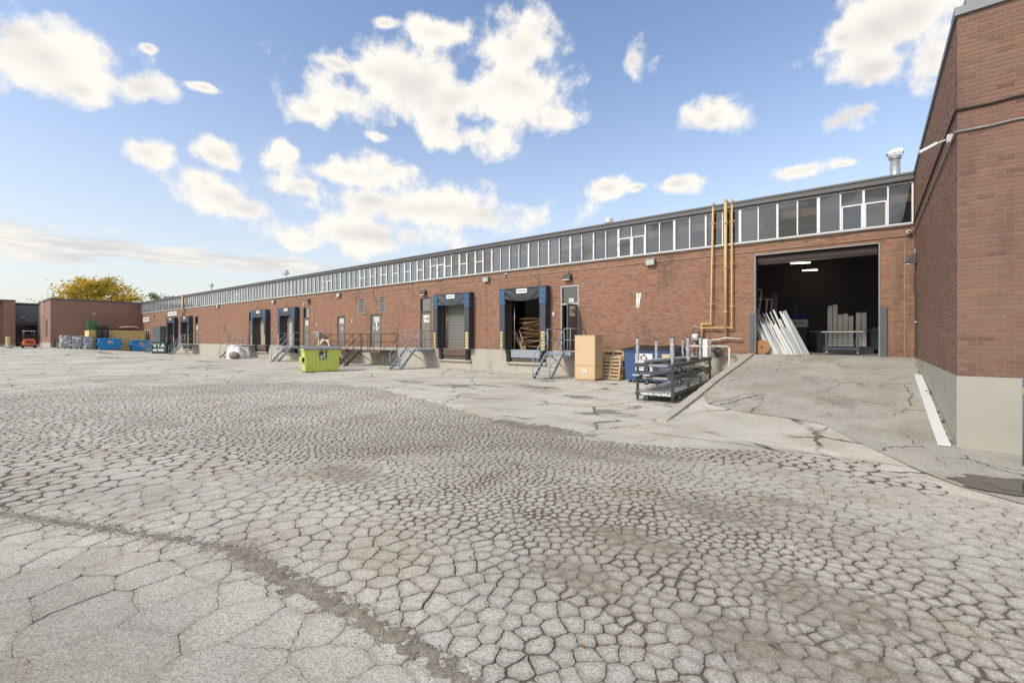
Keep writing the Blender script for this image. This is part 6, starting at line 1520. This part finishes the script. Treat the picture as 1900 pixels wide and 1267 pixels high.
# ------------------------------------------------------------------ inside the open dock: cardboard and machine
rnd = random.Random(41); a, b, _, _ = dock_open(DOCKS[0])
z = FZ + .01
for k in range(34):
    w_ = rnd.uniform(.75, 1.05); dl = rnd.uniform(.7, 1.0); mb = MB(); ph = rnd.uniform(0, 6); bend = rnd.uniform(.02, .10)
    def cf(u, v): return ((u - .5) * 2 * w_, (v - .5) * dl, bend * math.sin(u * 4 + ph) * (1 - .5 * v) + .03 * math.sin(v * 5 + ph) - .12 * max(0, u - .75) * rnd.random())
    pts = [[cf(i / 10, j / 3) for i in range(11)] for j in range(4)]
    vv = [p for r in pts for p in r]; vv2 = [(p[0], p[1], p[2] - .012) for p in vv]
    ff = [(j * 11 + i, j * 11 + i + 1, j * 11 + i + 12, j * 11 + i + 11) for j in range(3) for i in range(10)]
    mb.add(vv, ff); mb.add(vv2, [f[::-1] for f in ff]); fr = list(range(11)); mb.add([vv[i] for i in fr] + [vv2[i] for i in fr], [(i + 11, i + 12, i + 1, i) for i in range(10)])
    z += rnd.uniform(.028, .06); o = mb.build('cardboard_sheet', CARD if rnd.random() < .62 else CARDD); o.location = ((a + b) / 2 + .28 + rnd.uniform(-.2, .15), 19.5 + rnd.uniform(-.12, .2), z + .05); o.rotation_euler = (rnd.uniform(-.06, .06), rnd.uniform(-.06, .06), rnd.uniform(-.12, .12))
    tag(o, 'flattened cardboard sheet in the heap inside the open dock', 'cardboard', 'flattened cardboard heaped in the open dock')
for k in range(5):
    mb = MB(); L = rnd.uniform(.7, 1.3); mb.box(-.03, .03, -.012, .012, 0, L); o = mb.build('scrap_slat', (WOOD, WOODD)[k % 2]); o.location = (a + .42 + .09 * k, 19.1 + rnd.uniform(-.05, .1), FZ + .01); o.rotation_euler = (rnd.uniform(-.15, .0), R(-28) + rnd.uniform(-.2, .15), 0)
    tag(o, ORD[k] + ' from the left of the loose wooden slats leaning in the open dock', 'slat', 'loose slats leaning in the open dock')
t = thing('press_machine', 'dark upright machine behind the cardboard in the open dock', 'machine', ((a + b) / 2 + .1, 21.6, FZ))
mb = MB(); mb.box(-.9, .6, -.5, .5, 0, 1.6); mb.build('base', STUFFBK, t, bevel=.03)
mb = MB(); mb.box(-.1, .5, -.45, .45, 1.61, 2.75); mb.build('tower', pbr('machine_slate', (.055, .06, .075), .5), t, bevel=.03)
mb = MB(); mb.box(-.8, -.2, -.3, .3, 1.61, 2.2); mb.build('head', pbr('machine_slate', (.055, .06, .075), .5), t, bevel=.05)
mb = MB(); mb.tube([(.3, -.3, 2.75), (.7, -.4, 2.9), (.85, -.4, 2.2), (.7, -.4, 1.4)], .03, 8); mb.build('hose', CABLE, t)
mb = MB(); mb.box(.15, .25, -.46, -.451, 2.2, 2.4); mb.box(-.5, -.3, -.51, -.501, 1.3, 1.42); mb.box(-.1, .3, -.51, -.501, 1.32, 1.36); mb.build('label_plate', SIGNW, t)
mb = MB(); mb.box(a - 2, b + 2, 22.8, 22.9, FZ, 6.0); mb.build('inner_partition', pbr('partition_pale', (.23, .22, .18), .9), wh, True)

# ------------------------------------------------------------------ roof furniture
t = thing('flue_pipe', 'tall white flue pipe with a cap on the roof near the right block', 'flue', (.78, 24, ZR - .03))
mb = MB(); mb.tube([(0, 0, 0), (0, 0, 2.22)], .165, 20); mb.build('pipe', GALV, t)
mb = MB(); mb.lathe([(.19, 2.16), (.21, 2.18), (.19, 2.22)], (0, 0, 0), 'Z', 20); mb.build('collar', GALV, t)
mb = MB(); mb.hexa([(-.2, -.17, 2.23), (.2, -.17, 2.23), (.2, .17, 2.23), (-.2, .17, 2.23)], [(-.24, -.19, 2.38), (.24, -.19, 2.38), (.24, .19, 2.38), (-.24, .19, 2.38)]); mb.hexa([(-.29, -.2, 2.381), (.27, -.2, 2.381), (.27, .2, 2.381), (-.29, .2, 2.381)], [(-.08, -.17, 2.55), (.22, -.17, 2.55), (.22, .17, 2.55), (-.08, .17, 2.55)]); mb.build('cap', GALV, t, bevel=.02)
t = thing('roof_vent', 'small round white roof vent above the middle of the warehouse', 'roof vent', (-12.74, 26, ZR - .03))
mb = MB(); mb.tube([(0, 0, 0), (0, 0, 2.15)], .15, 14); mb.build('pipe', GALV, t)
mb = MB(); mb.lathe([(.2, 2.08), (.24, 2.1), (.24, 2.3), (.19, 2.42), (.05, 2.46)], (0, 0, 0), 'Z', 16); mb.build('cap', CAMW, t)
for (x, y, z1, lab) in ((-62.5, 30, 10.7, 'thin light mast on the roof left of centre'), (-89, 30, 10.9, 'thin light mast beyond the far end of the roof')):
    t = thing('light_mast', lab, 'light mast', (x, y, ZR - .03 if x > -81 else gz(x, y)))
    h = z1 - t.location.z; mb = MB(); mb.tube([(0, 0, 0), (0, 0, h)], .09, 8); mb.build('pole', GALV, t)
    mb = MB(); mb.box(-.75, .5, -.2, .2, h - .25, h - .05); mb.box(.0, .35, -.15, .15, h - .045, h + .25); mb.build('lamp_head', GALV, t)
# yellow riser far along the wall
pipe('far yellow riser pipe between the two farthest docks', [(-63.6, PY, 6.9), (-63.6, PY, 4.4)], .09, GASY)

# ------------------------------------------------------------------ trees
def leaf_mat(name, c1, c2, c3):
    m, T, b = mat_base(name); g = T.new('ShaderNodeNewGeometry'); n = T.noise(g.outputs['Position'], .45, 3, .6)
    c = T.mix(g.outputs['Random Per Island'], c1, c2); c = T.mix(T.map(n, .4, .65), c, c3)
    T.put(b.inputs['Base Color'], c); b.inputs['Roughness'].default_value = .6; b.inputs['Specular IOR Level'].default_value = .2
    tr = T.new('ShaderNodeBsdfTranslucent'); T.put(tr.inputs[0], c); mx = T.new('ShaderNodeMixShader'); mx.inputs[0].default_value = .35
    out = m.node_tree.nodes['Material Output']; T.l.new(b.outputs[0], mx.inputs[1]); T.l.new(tr.outputs[0], mx.inputs[2]); T.l.new(mx.outputs[0], out.inputs[0]); return m
BARK = pbr('bark', (.06, .05, .042), .9, bump=.4)
def tree(label, loc, H_, spread, leaf, nclump, per, seed, lsz=.22, cat='tree', flat=.22, nlimb=13, base=.3):
    rnd = random.Random(seed); t = thing('tree', label, 'tree', loc)
    mb = MB(); pts = [(0, 0, 0)]
    for k in range(1, 7): pts.append((rnd.uniform(-.12, .12) * k * .4, rnd.uniform(-.12, .12) * k * .4, H_ * .8 * k / 6))
    mb.tube(pts, H_ * .022, 8, r1=H_ * .004); tips = []
    for k in range(nlimb):
        z = H_ * (base + (.9 - base) * (k + .5) / nlimb); a = k * 2.4 + rnd.uniform(-.4, .4)
        r = spread * (1.0 - .75 * max(0, (z / H_ - .45) / .5) ** 1.2) * rnd.uniform(.75, 1.08); q = [(0, 0, z * .82)]
        for j in range(1, 6):
            f = j / 5; p = (math.cos(a + .2 * f) * r * f, math.sin(a + .2 * f) * r * f, z * .82 + (z * .18) * f ** .7 + rnd.uniform(-.12, .12)); q.append(p)
            if f > .35: tips.append((p, f)); 
        mb.tube(q, H_ * .009, 5, r1=H_ * .0016)
        for s in range(4):
            f = rnd.uniform(.4, .9); i = int(f * 5); p = q[i]; a2 = a + rnd.uniform(-1.1, 1.1); rr = r * rnd.uniform(.2, .45); e = (p[0] + math.cos(a2) * rr, p[1] + math.sin(a2) * rr, p[2] + rnd.uniform(-.1, .5)); mb.tube([p, e], H_ * .0028, 4, r1=H_ * .001); tips.append((e, 1)); tips.append(((p[0] * .5 + e[0] * .5, p[1] * .5 + e[1] * .5, p[2] * .5 + e[2] * .5), .8))
    mb.build('trunk', BARK, t); mb = MB(); V, F = mb.v, mb.f
    for c in range(nclump):
        p, f = rnd.choice(tips); sz = spread * rnd.uniform(.10, .2)
        for _ in range(per):
            x = p[0] + rnd.gauss(0, sz); y = p[1] + rnd.gauss(0, sz); z = p[2] + rnd.gauss(0, sz * flat) + .1; s = lsz * rnd.uniform(.5, 1.2)
            u = Vector((rnd.gauss(0, 1), rnd.gauss(0, 1), rnd.gauss(0, .6))).normalized(); v = u.cross(Vector((rnd.gauss(0, 1), rnd.gauss(0, 1), rnd.gauss(0, 1)))).normalized() * s * .55; u = u * s
            k = len(V); V += [(x - u.x, y - u.y, z - u.z), (x + v.x, y + v.y, z + v.z), (x + u.x, y + u.y, z + u.z), (x - v.x, y - v.y, z - v.z)]; F.append([k, k + 1, k + 2, k + 3])
    mb.m = [0] * len(F); mb.sm = [False] * len(F); mb.build('crown', leaf, t); return t
LY = leaf_mat('leaf_yellow', (.82, .55, .06), (.66, .46, .06), (.30, .31, .06)); LG = leaf_mat('leaf_green', (.12, .17, .05), (.20, .23, .08), (.16, .16, .06))
tree('spreading tree with yellow autumn leaves behind the end wing', (-105, 17.9, .3), 13.0, 6.6, LY, 640, 24, 3, .23, flat=.30, nlimb=30, base=.32)
tree('small green treetop showing just right of the yellow tree above the roof', (-117, 30, 0), 12.3, 3.6, LG, 170, 16, 8, .22, flat=.4)
tree('thin green treetop behind the far light mast above the roof line', (-118, 40, 0), 13.4, 4.5, LG, 120, 14, 9, .22, flat=.35)
tree('bare-looking bush tree just above the roof line beyond the light mast', (-96, 45, 0), 12.4, 6.5, LG, 60, 12, 12, .25, flat=.4)
# weeds in the joints
mb = MB(); rnd = random.Random(77)
def weed(x, y, z, n, h):
    for _ in range(n):
        a = rnd.uniform(0, 6.3); hh = h * rnd.uniform(.5, 1.2); dx, dy = math.cos(a) * hh * .7, math.sin(a) * hh * .7; w_ = .006
        mb.add([(x - w_, y, z), (x + w_, y, z), (x + dx * .6, y + dy * .6, z + hh * .8), (x + dx, y + dy, z + hh * .7)], [(0, 1, 2), (1, 3, 2)])
for _ in range(60): yy = rnd.uniform(9.9, 17.5); weed(XR - .04 - rnd.uniform(0, .03), yy, rampz(yy) + .012, 4, .035)
for yy in (11.2, 13.4, 13.6): weed(XR - .05, yy, rampz(yy) + .01, 14, .08)
for (x, y) in ((-3.26, 9.9), (-3.25, 10.6), (-3.24, 12.0), (-2.2, 15.6), (.35, 11.5)): weed(x, y, rampz(y) + .01, 9, .05)
for _ in range(70): x = rnd.uniform(-34, -4); weed(x, YW - .05 - rnd.uniform(0, .05), 0, 4, .05)
stuff(mb.build('weeds', pbr('weed_green', (.07, .10, .03), .8, var=.4)))
# dead leaves and scraps blown about
mb = MB(); rnd = random.Random(99)
def scrap(x, y, s_):
    a = rnd.uniform(0, 6.3); z = (rampz(y) if x > -3.3 else 0) + .022 + gz(x, y); c_, d_ = math.cos(a) * s_, math.sin(a) * s_
    mb.add([(x - c_, y - d_, z), (x + d_ * .5, y - c_ * .5, z + s_ * rnd.uniform(.1, .6)), (x + c_, y + d_, z + s_ * rnd.uniform(0, .4)), (x - d_ * .5, y + c_ * .5, z + s_ * .2)], [(0, 1, 2, 3)])
for _ in range(60): scrap(rnd.uniform(-8, 1.0), rnd.uniform(1, 8.5), rnd.uniform(.008, .022))
for _ in range(120): scrap(rnd.uniform(-34, -4), rnd.uniform(16.5, 18.5), rnd.uniform(.015, .04))
for _ in range(40): yy = rnd.uniform(10, 18); scrap(rnd.choice((-3.22, .98)) + rnd.uniform(-.06, .06), yy, rnd.uniform(.012, .03))
stuff(mb.build('leaf_litter', pbr('dead_leaf', (.24, .14, .06), .8, var=.6)))
